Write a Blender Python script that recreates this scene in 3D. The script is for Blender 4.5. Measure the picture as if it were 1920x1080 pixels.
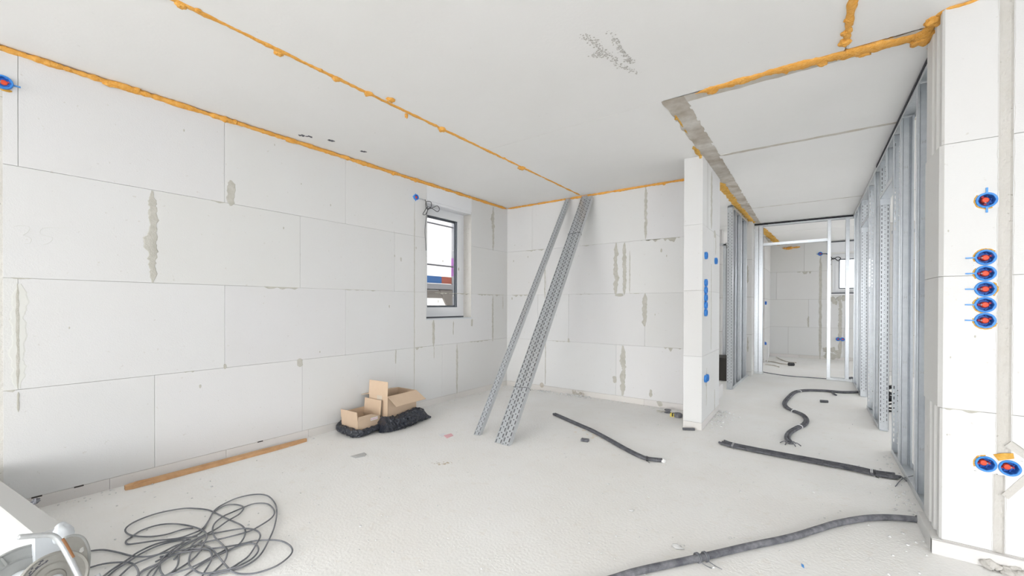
import bpy, math, random
from mathutils import Vector, Matrix, noise

# ---------------------------------------------------------------- clearing
for o in list(bpy.data.objects): bpy.data.objects.remove(o)
SC = bpy.context.scene
COL = SC.collection
PI = math.pi

# ---------------------------------------------------------------- camera (surveyed from the photo)
F, TH, U0, V0, ROLL, CH, PIT = 766.36, .6072, 986.33, 574.69, .0031, 1.1784, -.0042
fw0 = Vector((-math.sin(TH), math.cos(TH), 0)); rt0 = Vector((math.cos(TH), math.sin(TH), 0)); up0 = Vector((0, 0, 1))
FW = fw0*math.cos(PIT) + up0*math.sin(PIT); UP0 = up0*math.cos(PIT) - fw0*math.sin(PIT)
RT = rt0*math.cos(ROLL) + UP0*math.sin(ROLL); UP = UP0*math.cos(ROLL) - rt0*math.sin(ROLL)
CAM = Vector((0, 0, CH))
cd = bpy.data.cameras.new('camera'); cam = bpy.data.objects.new('camera', cd); COL.objects.link(cam)
cd.sensor_width = 36; cd.lens = F/1920*36; cd.sensor_fit = 'HORIZONTAL'
cd.shift_x = (960-U0)/1920; cd.shift_y = (V0-540)/1920
cd.clip_start = .05; cd.clip_end = 200
cam.matrix_world = Matrix(((RT.x, UP.x, -FW.x, 0), (RT.y, UP.y, -FW.y, 0), (RT.z, UP.z, -FW.z, CH), (0, 0, 0, 1)))
SC.camera = cam

# ---------------------------------------------------------------- sky, view
w = bpy.data.worlds.new('world'); SC.world = w; w.use_nodes = True
bg = w.node_tree.nodes['Background']; bg.inputs[0].default_value = (.93, .965, 1.0, 1); bg.inputs[1].default_value = 2.1
sd = bpy.data.lights.new('fill_sun', 'SUN'); fill_sun = bpy.data.objects.new('fill_sun', sd); COL.objects.link(fill_sun)   # added wide lamp carrying even light deep into the rooms
sd.energy = 2.1; sd.angle = math.radians(55); sd.color = (1, .985, .96); fill_sun.location = (4, -9, 4)
fill_sun.rotation_euler = Vector((-.10, .90, -.35)).to_track_quat('-Z', 'Y').to_euler()
SC.view_settings.view_transform = 'Standard'; SC.view_settings.look = 'None'
SC.view_settings.gamma = 1; SC.view_settings.use_curve_mapping = False
SC.view_settings.exposure = 1.26

# ---------------------------------------------------------------- geometry of the place
H = 2.5875                    # ceiling
XL, YB, YR, XS, YF = -3.64, 4.751, 2.725, .538, 11.1   # left wall, back wall, right pier wall, stud wall, far wall
K0, CR = .069, .625           # kicker course, block course

def ray(u, v): return FW + RT*((u-U0)/F) - UP*((v-V0)/F)
def hit(u, v, ax, val):
    d = ray(u, v); return CAM + d*((val-CAM[ax])/d[ax])
def fl(u, v, z=0): return hit(u, v, 2, z)
def ce(u, v): return hit(u, v, 2, H)
def plane_hit(u, v, P, n):
    d = ray(u, v); return CAM + d*((P-CAM).dot(n)/d.dot(n))

# ---------------------------------------------------------------- materials
def newmat(name, rgb, rough=.8, metal=0, bump=None, bscale=80, var=0, vscale=4, var_rgb=None, tint=False, spec=None, detail=4, fine=None):
    m = bpy.data.materials.new(name); m.use_nodes = True
    nt = m.node_tree; N = nt.nodes; L = nt.links; b = N['Principled BSDF']
    b.inputs['Roughness'].default_value = rough; b.inputs['Metallic'].default_value = metal
    if spec is not None: b.inputs['Specular IOR Level'].default_value = spec
    tc = N.new('ShaderNodeTexCoord')
    rgbn = N.new('ShaderNodeRGB'); rgbn.outputs[0].default_value = (*rgb, 1); c = rgbn.outputs[0]
    if var:
        nz = N.new('ShaderNodeTexNoise'); nz.inputs['Scale'].default_value = vscale; nz.inputs['Detail'].default_value = detail
        nz.inputs['Roughness'].default_value = .6
        L.new(tc.outputs['Object'], nz.inputs['Vector'])
        rp = N.new('ShaderNodeValToRGB'); rp.color_ramp.elements[0].position = .35; rp.color_ramp.elements[1].position = .68
        rp.color_ramp.elements[0].color = (0, 0, 0, 1); rp.color_ramp.elements[1].color = (var, var, var, 1)
        L.new(nz.outputs['Fac'], rp.inputs[0])
        mx = N.new('ShaderNodeMixRGB'); L.new(rp.outputs[0], mx.inputs[0]); L.new(c, mx.inputs[1])
        mx.inputs[2].default_value = (*(var_rgb or [k*.75 for k in rgb]), 1); c = mx.outputs[0]
    if fine:
        nz = N.new('ShaderNodeTexNoise'); nz.inputs['Scale'].default_value = fine[0]; nz.inputs['Detail'].default_value = 3
        L.new(tc.outputs['Object'], nz.inputs['Vector'])
        rp = N.new('ShaderNodeValToRGB'); rp.color_ramp.elements[0].position = fine[1]; rp.color_ramp.elements[1].position = fine[1]+.06
        rp.color_ramp.elements[0].color = (0, 0, 0, 1); rp.color_ramp.elements[1].color = (fine[2],)*3+(1,)
        L.new(nz.outputs['Fac'], rp.inputs[0])
        mx = N.new('ShaderNodeMixRGB'); L.new(rp.outputs[0], mx.inputs[0]); L.new(c, mx.inputs[1]); mx.inputs[2].default_value = (*fine[3], 1); c = mx.outputs[0]
    if tint:
        at = N.new('ShaderNodeAttribute'); at.attribute_name = 'tint'
        mx = N.new('ShaderNodeMixRGB'); mx.blend_type = 'MULTIPLY'; mx.inputs[0].default_value = 1
        L.new(c, mx.inputs[1]); L.new(at.outputs['Color'], mx.inputs[2]); c = mx.outputs[0]
    L.new(c, b.inputs['Base Color'])
    if bump:
        nz = N.new('ShaderNodeTexNoise'); nz.inputs['Scale'].default_value = bscale; nz.inputs['Detail'].default_value = 5
        L.new(tc.outputs['Object'], nz.inputs['Vector'])
        bp = N.new('ShaderNodeBump'); bp.inputs['Distance'].default_value = bump; bp.inputs['Strength'].default_value = 1
        L.new(nz.outputs['Fac'], bp.inputs['Height']); L.new(bp.outputs[0], b.inputs['Normal'])
    return m

M = {}
M['aac'] = newmat('aerated_concrete', (.77, .77, .77), .95, bump=.0008, bscale=160, var=.35, vscale=2.2, var_rgb=(.755, .745, .725), tint=True, spec=.2, fine=(38, .70, .5, (.60, .57, .52)))
M['joint'] = newmat('thin_bed_mortar', (.50, .49, .46), .95, bump=.001, bscale=120)
M['mortar'] = newmat('grey_mortar', (.50, .485, .43), .95, bump=.002, bscale=140, var=.7, vscale=22, var_rgb=(.64, .62, .575))
M['chase'] = newmat('chase_filler', (.62, .60, .57), .95, bump=.003, bscale=90, var=.6, vscale=12, var_rgb=(.58, .555, .51), fine=(60, .66, .8, (.40, .37, .33)))
M['palesmear'] = newmat('pale_smear', (.735, .735, .705), .95, var=.6, vscale=14, var_rgb=(.70, .70, .655))
M['sand'] = newmat('warm_dust', (.84, .74, .62), .95)
M['ceil'] = newmat('precast_concrete', (.93, .92, .905), .9, bump=.0006, bscale=60, var=.5, vscale=1.3, var_rgb=(.89, .88, .855), spec=.25, fine=(26, .74, .35, (.52, .50, .46)))
M['cast'] = newmat('rough_cast_strip', (.43, .37, .30), .95, bump=.006, bscale=30, var=1.0, vscale=5, var_rgb=(.70, .67, .62), detail=8)
M['castpale'] = newmat('pale_cast_strip', (.58, .52, .44), .95, bump=.003, bscale=50, var=.9, vscale=9, var_rgb=(.70, .68, .64), detail=8)
M['floor'] = newmat('dusty_screed', (.92, .915, .90), .95, bump=.0022, bscale=70, var=.6, vscale=1.3, var_rgb=(.85, .825, .785), spec=.15, detail=8, fine=(14, .61, .22, (.82, .77, .70)))
M['foam'] = newmat('expanding_foam', (.92, .50, .13), .75, bump=.009, bscale=85, var=.9, vscale=48, var_rgb=(.86, .39, .06), spec=.3)
M['foamold'] = newmat('yellowed_foam', (.76, .47, .12), .8, bump=.006, bscale=70, var=.9, vscale=20, var_rgb=(.62, .31, .04), spec=.3)
M['zinc'] = newmat('galvanised_steel', (.70, .73, .765), .30, metal=.85, var=.6, vscale=30, var_rgb=(.60, .63, .665))
M['zincdull'] = newmat('galvanised_steel_dull', (.62, .64, .655), .42, metal=.7, var=.6, vscale=60, var_rgb=(.52, .54, .555))
M['zincshade'] = newmat('slot_shade_steel', (.16, .17, .18), .6, metal=.4)  # dark tone painted in for the shade behind profile slots
M['railgrey'] = newmat('painted_rail', (.07, .07, .08), .6)
M['polegrey'] = newmat('scaffold_tube', (.20, .20, .21), .6)
M['tape'] = newmat('black_sealing_tape', (.035, .035, .045), .8)
M['conduit'] = newmat('black_conduit', (.06, .063, .075), .55, var=.6, vscale=18, var_rgb=(.20, .20, .22))
M['conduitgrey'] = newmat('dusty_conduit', (.085, .088, .105), .6, var=.9, vscale=25, var_rgb=(.25, .25, .27))
M['cable'] = newmat('grey_cable', (.13, .14, .16), .6, var=.8, vscale=9, var_rgb=(.30, .30, .32))
M['blackcable'] = newmat('black_cable', (.03, .03, .035), .5)
M['tie'] = newmat('clear_tie', (.55, .55, .56), .5)
M['blue'] = newmat('blue_plastic', (.035, .24, .72), .42, var=.4, vscale=40, var_rgb=(.07, .36, .85))
M['bluedark'] = newmat('blue_plastic_inside', (.03, .17, .66), .4)
M['bluetab'] = newmat('light_blue_plastic', (.11, .36, .80), .45)
M['red'] = newmat('orange_red_membrane', (.88, .085, .03), .45)
M['pink'] = newmat('red_membrane_small', (.75, .10, .12), .5)
M['card'] = newmat('cardboard', (.67, .51, .37), .9, bump=.0004, bscale=200, var=.5, vscale=9, var_rgb=(.61, .45, .31))
M['cardin'] = newmat('cardboard_inner', (.42, .28, .17), .9)
M['bag'] = newmat('black_bag_film', (.030, .034, .046), .22, bump=.01, bscale=26)
M['wood'] = newmat('raw_timber', (.66, .40, .21), .75, bump=.001, bscale=60, var=.7, vscale=12, var_rgb=(.50, .27, .12))
M['pvc'] = newmat('white_pvc', (.82, .83, .85), .3)
M['seal'] = newmat('dark_gasket', (.10, .11, .13), .6)
M['alu'] = newmat('spacer_aluminium', (.34, .37, .42), .4, metal=.5)
M['white'] = newmat('white_paper', (.85, .85, .86), .7)
M['pinkpaper'] = newmat('pink_print', (.84, .50, .54), .7)
M['greyplastic'] = newmat('grey_plastic', (.38, .39, .38), .5, var=.5, vscale=14, var_rgb=(.31, .31, .30))
M['wrap'] = newmat('white_wrap', (.66, .69, .72), .5, bump=.002, bscale=30)
M['greyface'] = newmat('pale_grey_board', (.50, .50, .49), .6)
M['drum'] = newmat('scuffed_drum_metal', (.40, .39, .36), .42, metal=.5, var=.7, vscale=16, var_rgb=(.30, .29, .265))
M['rust'] = newmat('rusty_tube', (.38, .18, .08), .8)
M['ink'] = newmat('dark_print', (.10, .10, .12), .7)
M['dark'] = newmat('black_and_gap_shade', (.06, .055, .05), .9)  # black of crate and stripe, also painted shade in joint gaps
M['yellow'] = newmat('yellow_plastic', (.80, .66, .10), .5)
M['render'] = newmat('pale_house_render', (.42, .40, .385), .9)
M['redboard'] = newmat('red_brown_board', (.26, .07, .045), .7)
M['blueboard'] = newmat('blue_board', (.03, .10, .26), .7)
M['purple'] = newmat('purple_paint', (.20, .07, .22), .6)
M['deck'] = newmat('weathered_deck', (.16, .145, .13), .7, metal=.1)
M['ground'] = newmat('outside_gravel', (.80, .78, .75), .95)
M['stain'] = newmat('brown_dust', (.62, .54, .44), .95)
gm = bpy.data.materials.new('window_glass'); gm.use_nodes = True
b = gm.node_tree.nodes['Principled BSDF']; b.inputs['Transmission Weight'].default_value = 1; b.inputs['Roughness'].default_value = 0; b.inputs['IOR'].default_value = 1.05
M['glass'] = gm

# ---------------------------------------------------------------- mesh helpers
def WM(o):
    m = Matrix.LocRotScale(o.location, o.rotation_euler, None)
    return m if o.parent is None else WM(o.parent) @ o.matrix_parent_inverse @ m
class MB:
    def __init__(s): s.v = []; s.f = []; s.m = []; s.t = []; s.mi = 0; s.tint = (1, 1, 1)
    def face(s, idx): s.f.append(tuple(idx)); s.m.append(s.mi); s.t.append(s.tint)
    def quad(s, a, b, c, d):
        n = len(s.v); s.v += [tuple(a), tuple(b), tuple(c), tuple(d)]; s.face((n, n+1, n+2, n+3))
    def hexa(s, P):          # P: 8 points, bottom ring 0-3, top ring 4-7
        n = len(s.v); s.v += [tuple(p) for p in P]
        for q in ((0, 3, 2, 1), (4, 5, 6, 7), (0, 1, 5, 4), (1, 2, 6, 5), (2, 3, 7, 6), (3, 0, 4, 7)): s.face([n+i for i in q])
    def box(s, a, b):
        x0, y0, z0 = a; x1, y1, z1 = b
        s.hexa([(x0, y0, z0), (x1, y0, z0), (x1, y1, z0), (x0, y1, z0), (x0, y0, z1), (x1, y0, z1), (x1, y1, z1), (x0, y1, z1)])
    def obox(s, O, A, B, C):   # oriented box from a corner with three edge vectors
        O = Vector(O); s.hexa([O, O+A, O+A+B, O+B, O+C, O+A+C, O+A+B+C, O+B+C])
    def prism(s, pts, off):    # polygon + extrusion vector
        n = len(s.v); k = len(pts); off = Vector(off)
        s.v += [tuple(Vector(p)) for p in pts] + [tuple(Vector(p)+off) for p in pts]
        s.face(list(range(n, n+k))[::-1]); s.face(range(n+k, n+2*k))
        for i in range(k): j = (i+1) % k; s.face((n+i, n+j, n+k+j, n+k+i))
    def tube(s, pts, r, seg=8, cap=True, flat=1.0, up=Vector((0, 0, 1))):
        pts = [Vector(p) for p in pts]; k = len(pts); n = len(s.v); px = None
        for i, p in enumerate(pts):
            d = (pts[min(i+1, k-1)] - pts[max(i-1, 0)])
            if d.length < 1e-9: d = Vector((0, 0, 1))
            d.normalize()
            if px is None:
                a = up if abs(d.dot(up)) < .9 else Vector((1, 0, 0))
                px = d.cross(a).normalized()
            else:
                px = (px - d*px.dot(d)); px.normalize()
            py = d.cross(px)
            rr = r[i] if isinstance(r, (list, tuple)) else r
            for j in range(seg):
                t = 2*PI*j/seg; s.v.append(tuple(p + px*math.cos(t)*rr + py*math.sin(t)*rr*flat))
        for i in range(k-1):
            for j in range(seg):
                a = n+i*seg+j; b2 = n+i*seg+(j+1) % seg; s.face((a, b2, b2+seg, a+seg))
        if cap:
            s.face([n+j for j in range(seg)][::-1]); s.face([n+(k-1)*seg+j for j in range(seg)])
    def lathe(s, O, ax, prof, seg=24, ref=None, closed=False, sx=1.0):   # prof [(r,h)]
        O = Vector(O); ax = Vector(ax).normalized()
        a = ref if ref else (Vector((0, 0, 1)) if abs(ax.z) < .9 else Vector((1, 0, 0)))
        px = (a - ax*a.dot(ax)).normalized(); py = ax.cross(px); n = len(s.v)
        for (r, h) in prof:
            for j in range(seg):
                t = 2*PI*j/seg; s.v.append(tuple(O + ax*h + px*math.cos(t)*r + py*math.sin(t)*r*sx))
        for i in range(len(prof)-1):
            for j in range(seg):
                q = n+i*seg+j; b2 = n+i*seg+(j+1) % seg; s.face((q, b2, b2+seg, q+seg))
        if closed:
            s.face([n+j for j in range(seg)][::-1]); s.face([n+(len(prof)-1)*seg+j for j in range(seg)])
    def blob(s, c, r, seed=0, amp=.3, fr=20, seg=12, rings=8, flat=(1, 1, 1)):
        c = Vector(c); n = len(s.v)
        for i in range(rings+1):
            ph = PI*i/rings
            for j in range(seg):
                t = 2*PI*j/seg; d = Vector((math.sin(ph)*math.cos(t), math.sin(ph)*math.sin(t), math.cos(ph)))
                k = 1+amp*noise.noise(c*fr*3+d*1.7+Vector((seed, seed*.7, 0)))*1.6
                s.v.append((c.x+d.x*r*k*flat[0], c.y+d.y*r*k*flat[1], c.z+d.z*r*k*flat[2]))
        for i in range(rings):
            for j in range(seg):
                a = n+i*seg+j; b2 = n+i*seg+(j+1) % seg; s.face((a, a+seg, b2+seg, b2))
    def build(s, name, mats, parent=None, smooth=False, loc=None):
        me = bpy.data.meshes.new(name); vs = s.v
        if loc is not None: vs = [(x-loc[0], y-loc[1], z-loc[2]) for x, y, z in vs]
        me.from_pydata(vs, [], s.f)
        if isinstance(mats, str): mats = [mats]
        for m in mats: me.materials.append(M[m])
        me.polygons.foreach_set('material_index', s.m)
        if any(t != (1, 1, 1) for t in s.t):
            at = me.color_attributes.new('tint', 'FLOAT_COLOR', 'CORNER'); arr = []
            for p, t in zip(me.polygons, s.t):
                for _ in range(p.loop_total): arr += [t[0], t[1], t[2], 1]
            at.data.foreach_set('color', arr)
        elif any(m == 'aac' for m in mats):
            at = me.color_attributes.new('tint', 'FLOAT_COLOR', 'CORNER'); at.data.foreach_set('color', [1.0]*(4*len(me.loops)))
        if smooth: me.polygons.foreach_set('use_smooth', [True]*len(me.polygons))
        me.update()
        o = bpy.data.objects.new(name, me); COL.objects.link(o)
        if loc is not None: o.location = loc
        if parent is not None:
            o.parent = parent; o.matrix_parent_inverse = WM(parent).inverted()
        return o

def tag(o, label=None, cat=None, group=None, kind=None):
    if label: o['label'] = label
    if cat: o['category'] = cat
    if group: o['group'] = group
    if kind: o['kind'] = kind
    return o
def empty(name, loc, label=None, cat=None, group=None, kind=None):
    o = bpy.data.objects.new(name, None); COL.objects.link(o); o.location = loc; o.empty_display_size = .1
    return tag(o, label, cat, group, kind)
def copy_tree(o, parent=None):
    c = o.copy(); COL.objects.link(c); c.parent = parent
    for ch in [x for x in bpy.data.objects if x.parent == o]: copy_tree(ch, c)
    return c
def spline(P, step=.02, closed=False):
    P = [Vector(p) for p in P]; out = []; n = len(P)
    for i in range(n-1):
        p0 = P[max(i-1, 0)]; p1 = P[i]; p2 = P[i+1]; p3 = P[min(i+2, n-1)]
        k = max(2, int((p2-p1).length/step))
        for j in range(k):
            t = j/k
            out.append(.5*((2*p1)+(p2-p0)*t+(2*p0-5*p1+4*p2-p3)*t*t+(3*p1-p0-3*p2+p3)*t**3))
    out.append(P[-1]); return out
def resample(P, step):
    out = [P[0]]; acc = 0
    for a, b2 in zip(P, P[1:]):
        L = (b2-a).length
        while acc+L >= step:
            t = (step-acc)/L; a = a.lerp(b2, t); out.append(a.copy()); L = (b2-a).length; acc = 0
            if L < 1e-9: break
        acc += L
    return out
R_ = random.Random(7)

# ---------------------------------------------------------------- block walls
def sub(rects, h):
    out = []
    for (a, b2, c, d, t) in rects:
        A, B, C, D = h
        if A >= b2 or B <= a or C >= d or D <= c: out.append((a, b2, c, d, t)); continue
        if a < A: out.append((a, A, c, d, t))
        if B < b2: out.append((B, b2, c, d, t))
        a2, b3 = max(a, A), min(b2, B)
        if c < C: out.append((a2, b3, c, C, t))
        if D < d: out.append((a2, b3, D, d, t))
    return out
def wall(name, mp, s0, s1, joints, T, thru=(), front=(), g=.0016, zt=H, parent=None, kicktint=(.985, .955, .93), seed=1):
    """mp(s,z,d)->point, d = depth into the wall. joints: per course (kicker first) the list of s positions."""
    rn = random.Random(seed); mb = MB()
    zs = [0, K0, K0+CR, K0+2*CR, K0+3*CR, zt]
    R = []
    for c in range(5):
        js = [s0]+sorted(j for j in joints[c] if s0 < j < s1)+[s1]
        for a, b2 in zip(js, js[1:]):
            k = 1-.05*rn.random(); t = (k, k*(1-.008*rn.random()), k*(1-.02*rn.random()))
            if c == 0: t = tuple(x*y for x, y in zip(t, kicktint))
            R.append((a+g/2 if a > s0 else a, b2-g/2 if b2 < s1 else b2, zs[c]+(g/2 if c else 0), zs[c+1]-g/2, t))
    HE = [set(), set()]
    for h in list(thru)+list(front):
        R = sub(R, h); HE[0] |= {h[0], h[1]}; HE[1] |= {h[2], h[3]}
    d1 = .012
    for (a, b2, c, d, t) in R:
        mb.tint = t; e = .0012
        if b2-a < .004 or d-c < .004: e = 0
        ea, eb = (0 if a in HE[0] else e), (0 if b2 in HE[0] else e); ec, ed = (0 if c in HE[1] else e), (0 if d in HE[1] else e)
        f = [mp(a+ea, c+ec, 0), mp(b2-eb, c+ec, 0), mp(b2-eb, d-ed, 0), mp(a+ea, d-ed, 0)]
        m1 = [mp(a, c, max(ea, ec)), mp(b2, c, max(eb, ec)), mp(b2, d, max(eb, ed)), mp(a, d, max(ea, ed))]
        k = [mp(a, c, d1), mp(b2, c, d1), mp(b2, d, d1), mp(a, d, d1)]
        n = len(mb.v); mb.v += [tuple(p) for p in f+m1+k]
        mb.face((n, n+1, n+2, n+3))
        for i in range(4):
            j = (i+1) % 4; mb.face((n+4+i, n+4+j, n+j, n+i)); mb.face((n+8+i, n+8+j, n+4+j, n+4+i))
    mb.tint = (.97, .965, .95)
    B = [(s0, s1, 0, zt, (1, 1, 1))]
    for h in thru: B = sub(B, h)
    for (a, b2, c, d, t) in B:
        P = [mp(a, c, .0118), mp(b2, c, .0118), mp(b2, d, .0118), mp(a, d, .0118)]; Q = [mp(a, c, T), mp(b2, c, T), mp(b2, d, T), mp(a, d, T)]
        mb.mi = 1; n = len(mb.v); mb.v += [tuple(p) for p in P+Q]; mb.face((n, n+1, n+2, n+3))
        mb.mi = 0; mb.face((n+7, n+6, n+5, n+4))
        for i in range(4): j = (i+1) % 4; mb.face((n+i, n+4+i, n+4+j, n+j))
    o = mb.build(name, ['aac', 'joint'], parent)
    if parent is None: o['kind'] = 'structure'
    return o
def smear_pts(mb, mp, s, z0, z1, wid, seed, lift=.0018, rag=.6, lean=0):
    n = max(4, int(abs(z1-z0)/.012)); base = len(mb.v)
    for i in range(n+1):
        t = i/n; z = z0+(z1-z0)*t; e = min(1, 6*t+.25, 6*(1-t)+.25)
        a = wid*.5*e*(1+rag*(noise.noise(Vector((seed*3.1, z*26, 1)))*1.2+.6*noise.noise(Vector((seed, z*85, 4)))))
        b2 = wid*.5*e*(1+rag*(noise.noise(Vector((seed*5.3, z*26, 9)))*1.2+.6*noise.noise(Vector((seed, z*85, 14)))))
        sc = s+lean*t+wid*.25*noise.noise(Vector((seed, z*9, 3)))
        a, b2 = max(a, .001), max(b2, .001)
        for ds, d in ((-a, .0002), (-a*.8, -lift*.8), (0, -lift), (b2*.8, -lift*.8), (b2, .0002)): mb.v.append(tuple(mp(sc+ds, z, d)))
    for i in range(n):
        for j in range(4): q = base+i*5+j; mb.face((q, q+1, q+6, q+5))
def hsmear(mb, mp, s0, s1, z, wid, seed, lift=.0016):   # irregular squeeze-out below a bed joint
    n = max(4, int(abs(s1-s0)/.01)); base = len(mb.v)
    for i in range(n+1):
        t = i/n; s = s0+(s1-s0)*t; e = min(1, 8*t, 8*(1-t))
        k = max(.05, noise.noise(Vector((seed*2.3, s*22, 1)))*1.5+.45)*e
        for z_, d in ((z+.002, .0002), (z, -lift), (z-wid*k*.6, -lift), (z-wid*k-.0005, .0002)): mb.v.append(tuple(mp(s, z_, d)))
    for i in range(n):
        for j in range(3): q = base+i*4+j; mb.face((q, q+1, q+5, q+4))

mpL = lambda s, z, d: (XL-d, s, z)          # left wall
mpB = lambda s, z, d: (s, YB+d, z)          # back wall
mpR = lambda s, z, d: (s, YR+d, z)          # block wall at right
mpF = lambda s, z, d: (s, YF+d, z)          # far wall
PX1 = -.832                                  # pier's right face
mpP = lambda s, z, d: (PX1-d, s, z)
Z1, Z2, Z3 = K0+CR, K0+2*CR, K0+3*CR

# ---------------------------------------------------------------- floor and ceiling
mb = MB(); mb.box((-4.0, -6.0, -.2), (4.9, 11.5, 0)); fo = mb.build('floor', 'floor'); fo['kind'] = 'structure'
mb = MB(); mb.box((-30, -30, -.5), (30, 40, -.3)); o = mb.build('ground', 'ground'); o['kind'] = 'structure'; 

# ceiling: precast planks with chamfered joints, rough cast-in strips between them
mb = MB()
def plank(x0, x1, y0, y1, c=.008):
    z = H; t = .2
    mb.hexa([(x0+c, y0+c, z), (x1-c, y0+c, z), (x1-c, y1-c, z), (x0+c, y1-c, z), (x0, y0, z+c), (x1, y0, z+c), (x1, y1, z+c), (x0, y1, z+c)])
    mb.box((x0, y0, z+c), (x1, y1, z+t))
plank(-4.0, -2.432, -6.0, YB+.25); plank(-2.424, -.84, 2.86, YB+.25, .001)
plank(-2.424, .150, -6.0, 2.86, .004); plank(.158, 4.6, -6.0, 2.86)
mb.box((-.84, 2.86, H+.012), (4.6, 2.96, H+.2))
plank(-.715, 4.6, 2.96, 4.185, .004); plank(-.715, 4.6, 4.222, 6.74, .003); plank(-.715, 4.6, 6.752, 9.2, .003); plank(-.715, 4.6, 9.21, 11.5)
plank(-4.0, -.84, YB+.25, 8.0); plank(-4.0, -.84, 8.01, 11.5)
cl = mb.build('ceiling', 'ceil'); cl['kind'] = 'structure'
# cast strips: slightly wavy underside
def strip(name, x0, x1, y0, y1, z, mat, amp=.006, fr=9, edge=.012):
    mb = MB(); nx = max(2, int((x1-x0)/.03)); ny = max(2, int((y1-y0)/.03))
    for j in range(ny+1):
        for i in range(nx+1):
            x = x0+(x1-x0)*i/nx; y = y0+(y1-y0)*j/ny
            if x1-x0 < y1-y0:
                if i in (0, nx): x += edge*noise.noise(Vector((x*3, y*14, 2)))
            elif j in (0, ny): y += edge*noise.noise(Vector((x*14, y*3, 5)))
            mb.v.append((x, y, z+amp*noise.noise(Vector((x*fr, y*fr, 0)))))
    for j in range(ny):
        for i in range(nx):
            q = j*(nx+1)+i; mb.face((q, q+nx+1, q+nx+2, q+1))
    return mb.build(name, mat, cl, smooth=True)
strip('cast_strip', -.845, -.700, 2.86, 11.3, H-.002, 'cast')
strip('cast_strip', -.72, .56, 2.862, 2.962, H-.001, 'castpale')
strip('cast_strip', -.71, 4.5, 4.182, 4.226, H-.001, 'castpale')
strip('cast_strip', -.71, 4.5, 6.735, 6.757, H-.001, 'castpale')
# scuffed patches on the ceiling
def ceil_mp(s, z, d): return (s, z, H+d)
mb = MB()
def mottled(path, spread, n, seed, mk, r=(.004, .012)):
    rr = random.Random(seed)
    for i in range(n):
        t = rr.random()*(len(path)-1); k = int(t); a, b2 = path[k], path[k+1]; f = t-k
        c = Vector(a).lerp(Vector(b2), f); c += Vector((rr.gauss(0, spread), rr.gauss(0, spread), 0))
        q = rr.uniform(*r); pts = []
        m = 7
        for j in range(m):
            an = 2*PI*j/m; rad = q*rr.uniform(.5, 1.5); pts.append(mk(c, math.cos(an)*rad, math.sin(an)*rad))
        n0 = len(mb.v); mb.v += [(p[0], p[1], p[2]+(4e-6 if p[2] < 1 else -4e-6)*i) for p in pts]; mb.face(range(n0+m-1, n0-1, -1) if c.z > 1 else range(n0, n0+m))
cp = lambda c, a, b2: (c.x+a, c.y+b2, H-.0006)
for pl, sp, n in (([(1090, 66), (1120, 82), (1128, 100)], .012, 60), ([(1112, 105), (1140, 100), (1160, 122), (1195, 137)], .013, 90), ([(1142, 58), (1160, 88), (1175, 108), (1184, 120)], .011, 75)):
    mottled([ce(*p) for p in pl], sp, n*2, int(sp*1e4)+n, cp, (.0015, .0060))
mb.build('scuffed_patch', 'chase', cl)
mb = MB()
for (p, q) in (((560, 253), (584, 257)), ((615, 262), (626, 265)), ((676, 283), (686, 285))):
    a, b2 = ce(*p), ce(*q); mottled([a, b2], .006, 14, int(a.x*100), cp, (.006, .016))
mb.build('black_scuff', 'ink', cl)

# ---------------------------------------------------------------- walls
WY0, WY1, WZ0, WZ1 = 3.22, 3.982, 1.0, 2.372    # window opening in the left wall
jl = [[-.4, .62, 1.25, 1.87, 2.5, 3.1, 3.7, 4.3], [-2.1, -1.12, -.14, .837, 1.817, 2.797, 3.47, 3.724], [-1.7, -.72, .257, 1.24, 2.221, 3.05, 3.324, 4.42],
      [-2.1, -1.13, -.155, .824, 1.798, 2.781, 3.21, 3.985], [-1.7, -.72, .258, 1.239, 2.219, 3.215, 3.982, 4.42]]
SLx = hit(5, 155, 0, XL)
wl = wall('wall_left', mpL, -6.0, 4.99, jl, .30, thru=[(WY0, WY1, WZ0, H+.01)], front=[(.13, .205, 0, 2.34)], seed=3)
mb = MB()
mbl = lambda *a, **k: smear_pts(mb, mpL, *a, **k)
def LS(u, v0, v1, wid, seed, **k):
    a = hit(u, v0, 0, XL); b2 = hit(u, v1, 0, XL); smear_pts(mb, mpL, a.y, b2.z, a.z, wid, seed, **k)
LS(286, 358, 530, .042, 1); LS(283, 440, 475, .062, 2); LS(433, 338, 386, .05, 3, rag=.4)
LS(925, 388, 470, .035, 8); LS(924, 400, 430, .06, 9); LS(924, 555, 640, .03, 10); LS(813, 600, 650, .035, 11); LS(857, 645, 738, .028, 12)
LS(885, 598, 612, .035, 13, rag=.3); LS(562, 672, 688, .05, 14, rag=.3); LS(742, 655, 682, .014, 15); LS(850, 602, 628, .014, 16)
LS(850, 553, 556, .02, 17); LS(943, 555, 580, .012, 18); LS(34, 735, 772, .010, 19); LS(422, 682, 692, .022, 20); LS(952, 440, 470, .012, 21); LS(814, 650, 672, .01, 22)
for u0, u1, v, wd, sd in ((495, 560, 541, .014, 1), (778, 800, 648, .03, 2), (20, 60, 524, .012, 3), (5, 30, 731, .03, 4), (815, 880, 553, .012, 5), (345, 365, 696, .03, 6), (640, 705, 548, .008, 7), (895, 945, 552, .02, 8), (880, 920, 637, .014, 9), (395, 425, 377, .012, 10)):
    a = hit(u0, v, 0, XL); b2 = hit(u1, v, 0, XL)
    z = min((K0, Z1, Z2, Z3), key=lambda q: abs(q-a.z)); hsmear(mb, mpL, a.y, b2.y, z, wd, sd)
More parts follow.
